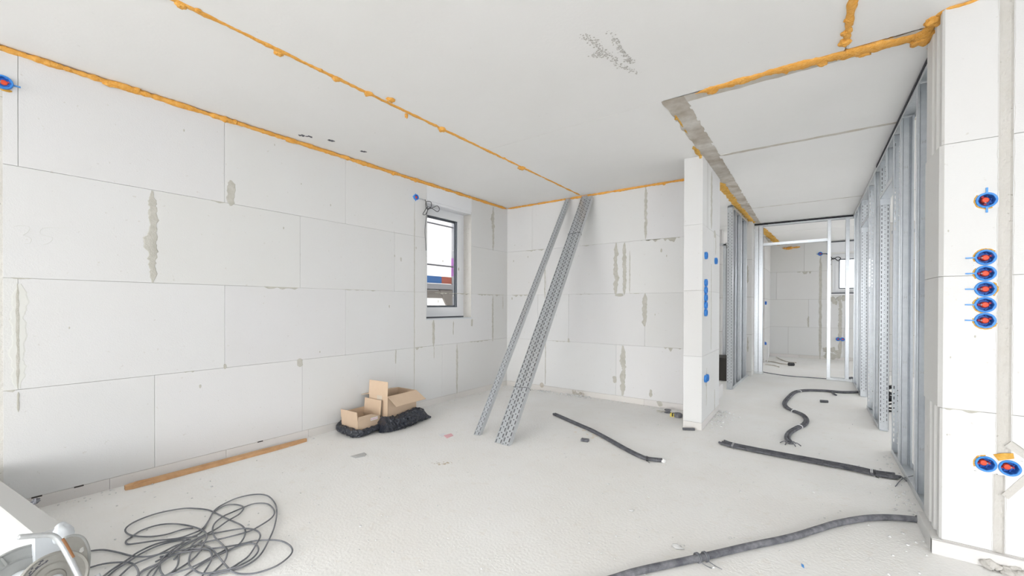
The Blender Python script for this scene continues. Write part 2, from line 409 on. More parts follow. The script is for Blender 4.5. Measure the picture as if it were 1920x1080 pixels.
for u, v, r in ((740, 480, .012), (752, 487, .02), (532, 428, .009), (565, 345, .007), (515, 272, .008), (130, 615, .006), (375, 725, .012), (620, 385, .01), (600, 660, .008), (822, 565, .012), (730, 575, .014), (690, 310, .006), (860, 505, .018), (830, 490, .012), (780, 465, .012), (345, 245, .008), (850, 470, .006)):
    a = hit(u, v, 0, XL); smear_pts(mb, mpL, a.y, a.z-r, a.z+r*1.3, r*1.1, u*.37, lift=.0008)
mb.build('mortar_smears', 'mortar', wl)
mb = MB()
mp2 = lambda s, z, d: (XL-d+.0005, s, z)
a = hit(37, 532, 0, XL); b2 = hit(37, 728, 0, XL); smear_pts(mb, mp2, a.y-.004, b2.z, a.z, .055, 4.4, lift=.0006, rag=.4)
mb.build('pale_smear', 'palesmear', wl)
mb = MB(); a = hit(33, 532, 0, XL); smear_pts(mb, mpL, a.y, b2.z, a.z, .014, 6, rag=.5); mb.build('mortar_smears', 'mortar', wl)
# vertical chase at the frame's left edge
mb = MB(); n = 120
for i in range(n+1):
    z = 2.34*i/n
    for j in range(6):
        s = .13+.075*j/5; d = (.008, .010, .011, .0105, .009, .005)[j]+.003*noise.noise(Vector((s*60, z*40, 0)))
        mb.v.append(mpL(s, z, d))
for i in range(n):
    for j in range(5): q = i*6+j; mb.face((q, q+1, q+7, q+6))
mb.build('filled_chase', 'chase', wl)
# filled cable chase below the switch box beside the window
a = hit(779, 372, 0, XL); b2 = hit(775, 730, 0, XL); mb = MB(); smear_pts(mb, mpL, (a.y+b2.y)/2-.0, K0+.15, a.z-.03, .012, 31, lift=.0012, rag=.15)
mb.build('filled_chase', 'mortar', wl)
# dark slabs painting the shade of little holes along the kicker joint
mb = MB()
for u, v in ((69, 931), (148, 911), (488, 827), (700, 780)):
    a = hit(u, v, 0, XL); mb.box((XL-.001, a.y-.02, K0-.006), (XL+.0006, a.y+.02, K0+.003))
mb.build('joint_gap_shade', 'dark', wl)
# pencilled 35
mb = MB()
def pen(pts): 
    P = [hit(u/2, v/2, 0, XL+.0008) for u, v in pts]; mb.tube(spline(P, .01), .0011, 5)
pen([(50, 850), (75, 846), (100, 848), (112, 856), (102, 872), (86, 882), (104, 888), (118, 898), (110, 912), (92, 914)])
pen([(285, 853), (220, 853), (160, 856), (150, 876), (170, 884), (196, 890), (194, 902), (176, 914), (160, 918)])
mb.build('pencil_mark', 'palesmear', wl)

jb = [[-3.2, -2.4, -1.6], [-2.98, -1.953, -1.864], [-3.1, -2.617, -1.597], [-2.96, -1.958, -1.842], [-3.2, -2.45, -1.596]]
wb = wall('wall_back', mpB, XL, -1.0, jb, .232, seed=5)
mb = MB()
def BS(u, v0, v1, wid, seed, **k):
    a = hit(u, v0, 1, YB); b2 = hit(u, v1, 1, YB); smear_pts(mb, mpB, a.x, b2.z, a.z, wid, seed, **k)
BS(1211, 350, 448, .032, 1); BS(1155, 455, 553, .055, 2); BS(1171, 455, 553, .045, 3); BS(1209, 550, 612, .05, 4); BS(1168, 648, 742, .055, 5)
BS(1152, 705, 718, .05, 6, rag=.3); BS(1022, 470, 560, .018, 7); BS(1023, 600, 720, .012, 8); BS(1163, 550, 556, .11, 9); BS(1220, 730, 745, .03, 10); BS(1066, 634, 642, .03, 11)
BS(1181, 470, 550, .012, 12); BS(1237, 752, 762, .06, 13)
for u0, u1, z, wd, sd in ((985, 1020, Z3, .02, 1), (1240, 1275, Z3, .05, 2), (1200, 1240, Z3, .015, 3), (960, 1000, Z2, .02, 4), (1245, 1278, Z1, .05, 5), (1035, 1070, Z1, .012, 6), (1180, 1205, Z2, .01, 7), (1080, 1110, Z2, .01, 8), (1090, 1130, Z3, .01, 9), (1210, 1240, Z3, .03, 10)):
    a = hit(u0, 550, 1, YB); b2 = hit(u1, 550, 1, YB); hsmear(mb, mpB, a.x, b2.x, z, wd, sd+20)
for u, v, r in ((963, 490, .014), (965, 460, .008), (990, 482, .012), (1085, 480, .005), (1240, 470, .02), (1250, 480, .012), (1228, 590, .01), (1240, 365, .004), (960, 560, .016)):
    a = hit(u, v, 1, YB); smear_pts(mb, mpB, a.x, a.z-r, a.z+r*1.3, r*1.1, u*.37, lift=.0008)
mb.build('mortar_smears', 'mortar', wb)
# brown disc painting the dark of an open kicker hole, plus rubble
mb = MB()
a = hit(1016, 723, 1, YB); mb.lathe((a.x, YB-.001, .072), (0, -1, 0), [(.0, 0), (.034, 0), (.03, .0012)], 18)
for i in range(14): mb.blob((hit(1085+R_.uniform(-12, 14), 742, 1, YB).x, YB-.004, R_.uniform(.02, .06)), R_.uniform(.006, .016), i, .5)
mb.build('broken_edge_and_hole_shade', 'cast', wb)

# pier wall (stub between room and corridor)
PY0, PY1, PX0 = 4.11, 4.983, -1.0
pr = wall('wall_pier', mpP, PY0, PY1, [[4.6], [4.75], [4.545], [4.62], [4.545]], .168, thru=[], seed=9)
mpPf = lambda s, z, d: (s, PY0+d, z)
# shave: front face blocks, proud of the core by the joint depth
def wall_face(name, mp, s0, s1, parent, seed, T=.013):
    o = wall(name, mp, s0, s1, [[], [], [], [], []], T, parent=parent, seed=seed); return o
mpPf2 = lambda s, z, d: (s, PY0-.012+d, z)
wall_face('block_end_faces', mpPf2, PX0, PX1, pr, 4)
mb = MB()
def PS(u, v0, v1, wid, seed, **k):
    a = hit(u, v0, 0, PX1); b2 = hit(u, v1, 0, PX1); smear_pts(mb, mpP, a.y, b2.z, a.z, wid, seed, **k)
PS(1334.5, 322, 430, .075, 1, rag=.5); PS(1342, 440, 478, .03, 2); PS(1334, 495, 655, .025, 3); PS(1340, 432, 446, .10, 5, rag=.4); PS(1325, 690, 760, .022, 6); PS(1340, 730, 770, .03, 7)
PS(1324, 700, 724, .05, 8)
mb.build('mortar_smears', 'mortar', pr)
mb = MB()       # shallow tongue-and-groove lines on the side
for y in (4.30, 4.345): mb.box((PX1-.004, y-.004, Z3+.002), (PX1+.0006, y+.004, H-.01))
mb.build('groove', 'joint', pr)
tag(pr, kind='structure')

# block wall at right with the socket boxes
sock_x = .658
SOCK = [(.658, 1.661), (.656, 1.401), (.656, 1.329), (.656, 1.257), (.656, 1.185), (.656, 1.113)]
DBL = [(.662, .459), (.735, .4565)]
CHX0, CHX1 = .694, .738
holes = [(x-.038, x+.038, z-.038, z+.038) for x, z in SOCK[:1]] + [(.656-.038, .656+.038, 1.113-.038, 1.401+.038)] + [(.662-.037, .735+.038, .458-.038, .458+.038)]
LOW0, LOW1 = hit(1862, 950, 1, YR).x, hit(1884, 950, 1, YR).x
jr = [[1.3, 2.1, 3.], [1.45, 2.4, 3.4], [1.1, 2.1, 3.1], [1.5, 2.5, 3.5], [1.2, 2.2, 3.2]]
wr = wall('wall_right', mpR, .52, 4.6, jr, .30, thru=holes, front=[(CHX0, CHX1, .50, H+.01), (LOW0, LOW1, .01, .42)], seed=12)
# plaster collars around round cut-outs
def collar(mb, cx, cz, x0, x1, z0, z1, r):
    n = 32; base = len(mb.v)
    for i in range(n):
        t = 2*PI*i/n; c, s = math.cos(t), math.sin(t)
        k = min((x1-cx)/c if c > 1e-9 else ((x0-cx)/c if c < -1e-9 else 9), (z1-cz)/s if s > 1e-9 else ((z0-cz)/s if s < -1e-9 else 9))
        mb.v.append((cx+c*k, YR, cz+s*k)); mb.v.append((cx+c*r, YR, cz+s*r)); mb.v.append((cx+c*r, YR+.05, cz+s*r))
    for i in range(n):
        a = base+3*i; b2 = base+3*((i+1) % n); mb.face((a, b2, b2+1, a+1)); mb.face((a+1, b2+1, b2+2, a+2))
mb = MB()
for i, (x, z) in enumerate(SOCK):
    lo = z-.038 if i in (0, 5) else z-.036; hi = z+.038 if i in (0, 1) else z+.036
    collar(mb, x, z, x-.038, x+.038, lo, hi, .0355)
collar(mb, DBL[0][0], DBL[0][1], .625, .6985, .42, .496, .0355); collar(mb, DBL[1][0], DBL[1][1], .6985, .773, .42, .496, .0355)
mb.build('box_surround', 'aac', wr)
# chase filler in the two channels, and the side branches
def channel(x0, x1, z0, z1, seed):
    mb = MB(); n = int((z1-z0)/.012); dd = (.001, .006, .0085, .009, .009, .0085, .007, .001)
    for i in range(n+1):
        z = z0+(z1-z0)*i/n
        for j in range(8):
            s = x0+(x1-x0)*j/7; d = dd[j]+(.0025*noise.noise(Vector((s*90, z*50, seed))) if 0 < j < 7 else 0)
            if j in (0, 7): s += (.0035*noise.noise(Vector((seed+j, z*12, 0)))+.002*noise.noise(Vector((seed+j, z*60, 0))))*(1 if j else 1) + (-.003 if j == 0 else .003); d = -.0008
            mb.v.append(mpR(s, z, d))
    for i in range(n):
        for j in range(7): q = i*8+j; mb.face((q, q+1, q+9, q+8))
    mb.build('filled_chase', 'chase', wr)
channel(CHX0, CHX1, .50, H, 2); channel(LOW0, LOW1, .012, .42, 5)
mb = MB()
def branch(p, q, wid):
    a = hit(*p, 1, YR-.002); b2 = hit(*q, 1, YR-.002); d = (b2-a); nrm = Vector((-d.z, 0, d.x)).normalized()*wid/2
    mb.prism([a-nrm, b2-nrm, b2+nrm, a+nrm], (0, .006, 0))
branch((1884, 932), (1935, 888), .026); branch((1890, 832), (1935, 862), .03)
mb.build('filled_chase', 'chase', wr)
mb = MB(); a = hit(1898, 828, 1, YR-.0035); b2 = hit(1940, 856, 1, YR-.0035); mb.tube([a, b2], .0015, 5)
for u, v, r in ((1828, 861, .006), (1782, 670, .005), (1828, 631, .006), (1776, 815, .004), (1778, 433, .006)):
    q = hit(u, v, 1, YR); smear_pts(mb, mpR, q.x, q.z-r, q.z+r, r, u, lift=.0006)
for u0, u1, v, wd, sd in ((1770, 1840, 765, .012, 1),):
    a = hit(u0, v, 1, YR); b2 = hit(u1, v, 1, YR); hsmear(mb, mpR, a.x, b2.x, Z1, wd, 3)
mb.build('mortar_smears', 'mortar', wr)
# profiled end of the block wall: tongues and grooves on the blocks' end faces
mb = MB(); rn = random.Random(2)
zs = [0, K0, Z1, Z2, Z3, H]
for c in range(5):
    k = 1-.04*rn.random(); mb.tint = (k, k, k*.99); z0, z1 = zs[c]+.001, zs[c+1]-.001
    mb.tint = (k*.99, k*.985, k*.97)
    if c in (1, 4):      # grooved end
        P = [(.520, 2.7252), (.512, 2.735), (.512, 2.775), (.522, 2.785), (.522, 2.815), (.510, 2.825), (.510, 2.865), (.524, 2.875), (.524, 2.905), (.510, 2.915), (.510, 3.03), (.5225, 3.03), (.5225, 2.7252)]
    elif c == 0: P = [(.470, 2.69), (.470, 3.02), (.55, 3.02), (.55, 2.69)]
    else: P = [(.520, 2.7252), (.506, 2.745), (.506, 3.03), (.5225, 3.03), (.5225, 2.7252)]
    if c == 0: P = [(.483, 2.712), (.483, 3.03), (.5225, 3.03), (.5225, 2.712)]
    mb.prism([(x, y, z0) for x, y in P], (0, 0, z1-z0))
mb.build('profiled_block_ends', 'aac', wr)
mb = MB(); mb.tint = (.985, .96, .94); mb.box((.483, 2.700, 0.001), (4.6, 2.7249, K0-.003)); mb.build('kicker_course', 'aac', wr)
mb = MB()
for i in range(26): mb.blob((.742+R_.gauss(0, .035), 2.69+R_.uniform(-.03, .02), .004+R_.random()*.02), R_.uniform(.008, .028), i, .5, flat=(1, 1, .6))
mb.build('mortar_heap', 'chase', wr, smooth=True)
mb = MB(); q = fl(1905, 1056); mb.lathe((q.x, q.y-.0, .0), (0, -.25, 1), [(.016, 0), (.016, .024), (.011, .024), (.011, .004), (0, .004)], 16); mb.build('open_pipe_end', 'cast', wr)

FWALLX = 1.4
# far wall, with its window, and the outer walls of the far rooms
FWX0, FWX1, FWZ0, FWZ1 = .40, 2.25, 1.44, 2.30
jf = [[-1., -.2, .5, 1.3], [-2.4, -1.4, -.405, .6, 1.6, 2.6], [-2.1, -1., -.026, .95, 1.9], [-2.6, -1.6, -.64, .34, 2.3], [-2.1, -1.1, -.111, .9, 2.4]]
wf = wall('wall_far', mpF, -4.0, 4.6, jf, .30, thru=[(FWX0, FWX1, FWZ0, FWZ1), (2.6, 4.3, .05, 2.4)], seed=15, g=.004)
mb = MB(); q = hit(1538, 600, 1, YF)
smear_pts(mb, mpF, q.x, .0, 2.30, .05, 3, rag=.15)
smear_pts(mb, mpF, .535, .05, 1.40, .06, 5, rag=.4)
a = hit(1518, 590, 1, YF); smear_pts(mb, mpF, -.03, .70, .95, .03, 7); hsmear(mb, mpF, -.25, .05, Z3, .05, 5)
for i in range(9): mb.blob((.38+R_.uniform(-.1, .15), YF, .14+R_.uniform(-.08, .08)), .05, i, .5, flat=(1, .15, 1))
for i in range(7): mb.blob((.45+R_.uniform(-.1, .2), YF, 1.3+R_.uniform(-.08, .06)), .045, i+20, .5, flat=(1, .15, 1))
mb.build('mortar_smears', 'mortar', wf)
wo = MB(); wo.mi = 0
def wallbox(name, a, b2, holes_yz):
    m2 = MB(); rs = [(a[1], b2[1], a[2], b2[2], 0)]
    for h in holes_yz: rs = sub(rs, h)
    for r in rs: m2.box((a[0], r[0], r[2]), (b2[0], r[1], r[3]))
    o = m2.build(name, 'aac'); o['kind'] = 'structure'; return o
wallbox('wall_east', (4.6, 3.0, 0), (4.9, 11.4, H), [(3.5, 6.0, .4, 2.3), (7.5, 9.9, .4, 2.3)])  # opening sizes set by the light wanted in the corridor
wallbox('wall_light_block_side', (4.6, -6.0, 0), (4.9, 3.0, H), [(-5.5, -.5, .02, 2.5)])  # unseen wall added to cut light coming from the right
m2 = MB(); m2.box((FWALLX, -6.3, 0), (4.9, -6.0, H)); o = m2.build('wall_light_block_front', 'aac'); o['kind'] = 'structure'  # unseen wall added to shield the right block wall from direct light
wallbox('wall_west', (-4.0, 4.99, 0), (XL, 11.1, H), [(5.4, 7.4, .2, 2.4), (8.7, 10.8, .2, 2.4)])  # unseen openings likewise sized for the corridor's brightness
# low blocks and a wall end in the side room, corridor block pier, far-room wall end
def block_pier(name, x0, x1, y0, y1, seed, label=None, z1=H):
    m2 = MB(); rn = random.Random(seed); zz = [0, K0, Z1, Z2, Z3, H]
    for c in range(5):
        if zz[c] >= z1: break
        k = 1-.06*rn.random(); m2.tint = (k, k*.99, k*.975); m2.box((x0, y0, zz[c]+.003), (x1, y1, min(zz[c+1], z1)-.003))
    m2.tint = (.6, .58, .55); m2.box((x0+.004, y0+.004, 0), (x1-.004, y1-.004, z1-.004))
    o = m2.build(name, 'aac'); o['kind'] = 'structure'; return o
cpier = block_pier('wall_corridor', -1.02, -.795, 7.72, 8.02, 3)
mb = MB(); smear_pts(mb, lambda s, z, d: (s, 7.72+d, z), -.86, 1.55, 1.85, .03, 3); smear_pts(mb, lambda s, z, d: (s, 7.72+d, z), -.85, .4, .66, .02, 4); mb.build('mortar_smears', 'mortar', cpier)
block_pier('wall_bedroom', -.95, -.765, 9.7, 11.1, 5)
block_pier('wall_side_room', -2.0, -1.35, 8.3, 8.5, 8)
mb = MB(); mb.tint = (.96, .95, .94); mb.box((-1.13, 5.55, 0), (-.93, 5.85, .16)); o = mb.build('loose_block', 'aac', loc=(-1.03, 5.7, 0))
tag(o, 'low white block lying on floor in the opening behind the pier', 'block')

# ---------------------------------------------------------------- window in the left wall
def window(n, mpw, s0, s1, z0, z1, dep, fr=.07, sash=True, T=.3, split=None):
    c = mpw((s0+s1)/2, z0, dep); e = empty('window_%d' % n, c, kind='structure')
    def bar(mb, a, b2, c_, d, f0, f1):
        P = [mpw(a, c_, f0), mpw(b2, c_, f0), mpw(b2, c_, f1), mpw(a, c_, f1), mpw(a, d, f0), mpw(b2, d, f0), mpw(b2, d, f1), mpw(a, d, f1)]; mb.hexa(P)
    def ring(mb, a, b2, c_, d, w_, f0, f1):
        bar(mb, a, b2, c_, c_+w_, f0, f1); bar(mb, a, b2, d-w_, d, f0, f1); bar(mb, a, a+w_, c_+w_, d-w_, f0, f1); bar(mb, b2-w_, b2, c_+w_, d-w_, f0, f1)
    m2 = MB(); ring(m2, s0, s1, z0, z1, fr*.9, dep, dep+.07); m2.build('window_frame', 'pvc', e)
    k = fr*.8; sp = [(s0+k, s1-k)] if not split else [(s0+k, split), (split, s1-k)]
    for (a, b2) in sp:
        m2 = MB(); ring(m2, a, b2, z0+k, z1-k, fr, dep-.012, dep+.055); sa = m2.build('sash', 'pvc', e)
        m2 = MB(); ring(m2, a+fr, b2-fr, z0+k+fr, z1-k-fr, .006, dep-.004, dep+.02); m2.build('gasket', 'seal', sa)
        m2 = MB(); ring(m2, a+fr+.001, b2-fr-.001, z0+k+fr+.001, z1-k-fr-.001, .022, dep+.03, dep+.034); m2.build('spacer', 'alu', sa)
        m2 = MB(); bar(m2, a+fr-.005, b2-fr+.005, z0+k+fr-.005, z1-k-fr+.005, dep+.024, dep+.028); m2.build('glass', 'glass', sa)
    return e
w1 = window(1, mpL, WY0-.01, WY1+.002, WZ0+.015, WZ1+.01, .135, fr=.072)
# roller shutter box over the window and plastered reveal
mb = MB(); mb.box((XL-.30, WY0+.002, WZ1+.012), (XL+.004, WY1-.002, H-.025)); mb.box((XL-.135, WY0+.004, WZ1-.016), (XL-.006, WY1-.004, WZ1+.012))
mb.build('shutter_box', 'pvc', w1)
mb = MB(); mb.box((XL-.135, WY1-.004, WZ0), (XL-.001, WY1-.0005, WZ1-.016)); 
for i in range(16): mb.blob((XL-.11+R_.uniform(-.02, .02), WY1-.004, WZ0+.05+i*.08+R_.uniform(-.03, .03)), R_.uniform(.012, .03), i, .5, flat=(.6, .15, 1.3))
mb.build('plaster_reveal', 'chase', w1)
mb = MB(); mb.box((XL-.14, WY0, WZ0-.002), (XL+.006, WY1+.012, WZ0+.012)); mb.build('window_sill', 'wrap', w1)
mb = MB(); mb.box((XL-.139, WY0, WZ0+.012), (XL-.134, WY1, WZ0+.03)); mb.build('seal_strip', 'seal', w1)
window(2, mpF, FWX0, FWX1, FWZ0, FWZ1, .06, fr=.06, split=1.3)
window(3, mpF, 2.6, 4.3, .05, 2.4, .06, fr=.06)  # extra window added to let more daylight into the far rooms
mb = MB(); mb.box((FWX0-.05, YF-.02, FWZ0-.03), (FWX1+.05, YF+.05, FWZ0-.002)); o = mb.build('window_sill', 'white', bpy.data.objects['window_2'])
mb = MB(); mb.box((FWX0-.02, YF-.012, FWZ0-.002), (FWX1+.02, YF-.002, FWZ0+.022)); mb.build('seal_strip', 'seal', bpy.data.objects['window_2'])
mb = MB(); mb.box((FWX0-.1, YF-.008, FWZ1+.04), (FWX1+.1, YF-.001, H-.02)); mb.build('shutter_box', 'pvc', bpy.data.objects['window_2'])
mb = MB(); mb.box((FWX0-.1, YF-.012, H-.035), (FWX1+.1, YF-.004, H-.012)); mb.build('seal_strip', 'seal', bpy.data.objects['window_2'])

# ---------------------------------------------------------------- stud framing
def perforated(mb, O, L, W, A, wid, length, t=.002, pitch=.042, narrow=False):
    """slotted web: O corner, L length dir, W width dir, A normal. two slot rows and a row of holes"""
    cols = [(0, .11, None), (.11, .235, (0, .66)), (.235, .43, None), (.43, .57, (.68, .9)), (.57, .765, None), (.765, .89, (0, .66)), (.89, 1, None)]
    if narrow: cols = [(0, .15, None), (.15, .23, (0, .6)), (.23, .46, None), (.46, .54, (.72, .88)), (.54, .77, None), (.77, .85, (0, .6)), (.85, 1, None)]
    for (a, b2, h) in cols:
        o0 = O+W*(a*wid); ww = W*((b2-a)*wid)
        if h is None: mb.obox(o0, ww, L*length, A*t); continue
        n = int(length/pitch); p = length/n
        for i in range(n):
            lo = p*i; k0, k1 = lo+p*h[0], lo+p*h[1]
            if h[0] > 0: mb.obox(o0+L*lo, ww, L*(k0-lo), A*t)
            if h[1] < 1: mb.obox(o0+L*k1, ww, L*(lo+p-k1), A*t)
Xv, Yv, Zv = Vector((1, 0, 0)), Vector((0, 1, 0)), Vector((0, 0, 1))
def ua(name, base, xd, yd, height, wid=.072, fl_=.038, label=None, group=None, back=False):
    """perforated door stud: web faces -yd, flanges go to +yd"""
    e = empty(name, base, label, 'metal stud', group); base = Vector(base)
    m2 = MB(); perforated(m2, base+Zv*.004, Zv, xd, yd, wid, height-.03, narrow=True); m2.build('slotted_web', 'zinc', e)
    if back: m2 = MB(); m2.obox(base+xd*.003+yd*.010+Zv*.01, xd*(wid-.006), yd*.0015, Zv*(height-.05)); m2.build('slot_shade_plate', 'zincshade', e)  # dark plate added so the slots look shaded inside
    for s in (0, wid-.002):
        m2 = MB(); m2.obox(base+xd*s+Zv*.004, xd*.002, yd*fl_, Zv*(height-.03))
        m2.build('flange', 'zinc', e)
    m2 = MB(); m2.obox(base+xd*.006, xd*(wid-.012), -yd*.036, Zv*.004); m2.obox(base+xd*.006-yd*.004, xd*(wid-.012), yd*.004, Zv*.07)
    for k in (0, 1): m2.lathe(base+xd*(.02+.03*k)+Zv*.045, -yd, [(.006, .003), (.006, .009), (0, .009)], 8)
    m2.build('foot_bracket', 'zinc', e)
    m2 = MB(); m2.obox(base+xd*.006+Zv*(height-.07), xd*(wid-.012), -yd*.004, Zv*.05); m2.obox(base+xd*.006+Zv*(height-.024), xd*(wid-.012), -yd*.034, Zv*.004)
    for k in (0, 1): m2.lathe(base+xd*(.02+.03*k)+Zv*(height-.045), -yd, [(.006, .003), (.006, .009), (0, .009)], 8)
    m2.build('head_bracket', 'zinc', e)
    return e
def cw(name, base, xd, yd, height, wid=.073, fl_=.048, label=None, group=None):
    """plain C stud: web faces -yd, flanges to +yd with lips, two grooves and small stamped tabs"""
    e = empty(name, base, label, 'metal stud', group); base = Vector(base); t = .0015
    m2 = MB()
    # web with two shallow grooves
    prof = [(0, 0), (.14, 0), (.18, .003), (.24, .003), (.28, 0), (.72, 0), (.76, .003), (.82, .003), (.86, 0), (1, 0)]
    for (a, d1), (b2, d2) in zip(prof, prof[1:]):
        p = base+xd*(a*wid)+yd*d1; q = base+xd*(b2*wid)+yd*d2
        m2.hexa([p, q, q+yd*t, p+yd*t, p+Zv*height, q+Zv*height, q+yd*t+Zv*height, p+yd*t+Zv*height])
    m2.build('web', 'zinc', e)
    for s, sg in ((0, 1), (wid-t, -1)):
        m2 = MB(); m2.obox(base+xd*s, xd*t, yd*fl_, Zv*height); m2.obox(base+xd*(s if sg > 0 else s-.008)+yd*(fl_-t), xd*.0095, yd*t, Zv*height)
        m2.tube([base+xd*(s+(-.0003 if sg > 0 else t+.0003))+yd*.02+Zv*.002, base+xd*(s+(-.0003 if sg > 0 else t+.0003))+yd*.02+Zv*(height-.002)], .0011, 5)
        m2.build('flange', 'zinc', e)
    z = .28
    while z < height-.2:
        m2 = MB()
        for s in (-1, 1): m2.obox(base+xd*(wid*.5+s*.007-.002)+yd*t+Zv*(z-.009), xd*.004, yd*.003, Zv*.018)
        m2.obox(base+xd*(wid*.5-.008)+yd*t+Zv*(z-.002), xd*.016, yd*.0025, Zv*.004)
        m2.build('stamped_tab', 'zincdull', e); z += .48
    return e
def track(name, p, q, xd, wid, up, label, group=None, tape=False, h=.04):
    """U track from p to q on floor (up=+1) or ceiling (-1), width along xd"""
    p, q = Vector(p), Vector(q); L = q-p; e = empty(name, p, label, 'metal track', group); t = .0015
    z = Zv*up
    m2 = MB(); m2.obox(p, xd*wid, L, z*t); m2.obox(p, xd*t, L, z*h); m2.obox(p+xd*(wid-t), xd*t, L, z*h); m2.build('channel', 'zincdull', e)
    if tape:
        m2 = MB(); k = int(L.length/.1); d = L/k
        for i in range(k):
            a = .004+.003*noise.noise(Vector((i*.7, 1, 0))); m2.obox(p+d*i-xd*.002-z*a+z*0, xd*(wid+.004), d, z*(a-.0002))
            m2.obox(p+d*i-xd*.006, xd*.006, d, z*(.014+a))
        m2.build('sealing_tape', 'tape', e)
    return e
X0 = .540
HS = H-.022
G = 'steel studs of the wall on the right'
ctk = track('ceiling_track', (X0-.0, 3.045, H-.012), (X0, 5.35, H-.012), Xv, .076, -1, 'near ceiling track with black sealing tape above the right studs', tape=True)
track('ceiling_track', (X0-.0, 5.352, H-.012), (X0, 8.08, H-.012), Xv, .076, -1, 'far ceiling track above the studs at corridor end, without wide tape')
track('floor_track', (X0, 3.045, 0), (X0, 4.36, 0), Xv, .076, 1, 'nearest floor track under the first three right studs')
track('floor_track', (X0, 5.14, 0), (X0, 6.10, 0), Xv, .076, 1, 'middle floor track between the two door openings at right')
track('floor_track', (X0, 6.88, 0), (X0, 8.08, 0), Xv, .076, 1, 'farthest floor track of the right stud wall')
cw('steel_stud', (X0+.0015, 3.110, .002), Xv, -Yv, HS, label='first plain steel stud, tight against the block wall', group=G)
cw('steel_stud', (X0+.0015, 3.510, .002), Xv, -Yv, HS, label='widest looking plain steel stud, second from the block wall', group=G)
cw('steel_stud', (X0+.0015, 4.080, .002), Xv, -Yv, HS, label='plain steel stud just before the near door opening', group=G)
ua('slotted_stud', (X0+.002, 4.37, .002), Xv, -Yv, HS, label='slotted door stud on the near side of the near door opening', group=G)
ua('slotted_stud', (X0+.002, 5.11, .002), Xv, Yv, HS, label='slotted door stud on the far side of the near door opening', group=G, back=True)
cw('steel_stud', (X0+.0015, 5.550, .002), Xv, -Yv, HS, label='plain steel stud right behind the slotted door stud', group=G)
ua('slotted_stud', (X0+.002, 6.05, .002), Xv, -Yv, HS, label='slotted door stud on the near side of the far door opening', group=G)
ua('slotted_stud', (X0+.002, 6.86, .002), Xv, Yv, HS, label='slotted door stud on the far side of the far door opening', group=G, back=True)
cw('steel_stud', (X0+.0015, 7.350, .002), Xv, -Yv, HS, label='plain steel stud past the far door opening', group=G)
cw('steel_stud', (X0+.0015, 7.900, .002), Xv, -Yv, HS, label='last plain steel stud where the right wall meets the end frame', group=G)
def header(name, p, q, xd, wid, label, h=.04, lip=True):
    p, q = Vector(p), Vector(q); L = q-p; e = empty(name, p, label, 'door header')
    m2 = MB(); m2.obox(p, xd*wid, L, Zv*.0015); m2.obox(p, xd*.0015, L, Zv*h); m2.obox(p+xd*(wid-.0015), xd*.0015, L, Zv*h); m2.build('channel', 'zinc', e)
    Ln = L.normalized()
    m2 = MB(); m2.obox(p, xd*wid, Ln*.0015, -Zv*.06); m2.build('end_tab', 'zinc', e)
    m2 = MB(); m2.obox(q-Ln*.0015, xd*wid, Ln*.0015, -Zv*.06); m2.build('end_tab', 'zinc', e)
    return e
header('door_header', (X0, 4.40, 2.19), (X0, 5.10, 2.19), Xv, .076, 'steel header channel over the near door opening')
header('door_header', (X0, 6.09, 2.19), (X0, 6.85, 2.19), Xv, .076, 'steel header channel over the far door opening')
# upper stud above near opening
cw('steel_stud', (X0+.0015, 4.770, 2.192), Xv, -Yv, H-2.192-.018, label='short cripple stud above the header of the near opening', group=G)
# end frame across the corridor
YE = 8.10; G2 = 'steel studs of the end frame'
track('ceiling_track', (-.795, YE-.038, H-.012), (.62, YE-.038, H-.012), Yv, .076, -1, 'top track of the end frame across the corridor', tape=True)
track('floor_track', (-.795, YE-.038, 0), (-.66, YE-.038, 0), Yv, .076, 1, 'tiny floor track piece under the doubled left posts of end frame')
track('floor_track', (.222, YE-.038, 0), (.56, YE-.038, 0), Yv, .076, 1, 'floor track of the end frame, right of its doorway')
def cwx(x, fl_, label, z0=.002, h=HS, sg=1):    # stud whose flange faces the camera
    return cw('steel_stud', (x, YE-.036, z0), Yv, Xv*sg, h, label=label, group=G2, fl_=fl_)
cwx(-.793, .062, 'leftmost post of the end frame, against the block pier'); cwx(-.728, .062, 'second post of the end frame, left jamb of its doorway')
cwx(.268, .044, 'post at the right jamb of the end frame doorway', sg=-1); cwx(.452, .048, 'free standing post right of the end frame doorway')
header('door_header', (-.664, YE-.038, 2.20), (.222, YE-.038, 2.205), Yv, .076, 'steel header channel across the end frame doorway', h=.045)
# studs of the left corridor wall
AN = math.radians(-1.8); xd = Vector((math.cos(AN), math.sin(AN), 0)); yd = Vector((-math.sin(AN), math.cos(AN), 0)); S0 = Vector((-.962, 6.35, 0)); G3 = 'steel studs left of the corridor'
def S(d): return S0+yd*d
ua('slotted_stud', S(0)+Zv*.002, xd, yd, HS, label='slotted stud at the end of the left corridor frame', group=G3, back=True)
cw('steel_stud', S(.27)+Zv*.002, xd, -yd, HS, label='plain stud just behind the slotted stud left of corridor', group=G3)
cw('steel_stud', S(.71)+Zv*.002, xd, -yd, HS, label='middle plain stud of the left corridor frame', group=G3)
cw('steel_stud', S(1.2)+Zv*.002, xd, -yd, HS, label='plain stud of left corridor frame nearest the block pier', group=G3)
track('ceiling_track', S(0)+Zv*(H-.012), S(1.36)+Zv*(H-.012), xd, .076, -1, 'ceiling track over the left corridor studs')
track('floor_track', S(-.0), S(1.36), xd, .076, 1, 'floor track under the left corridor studs')
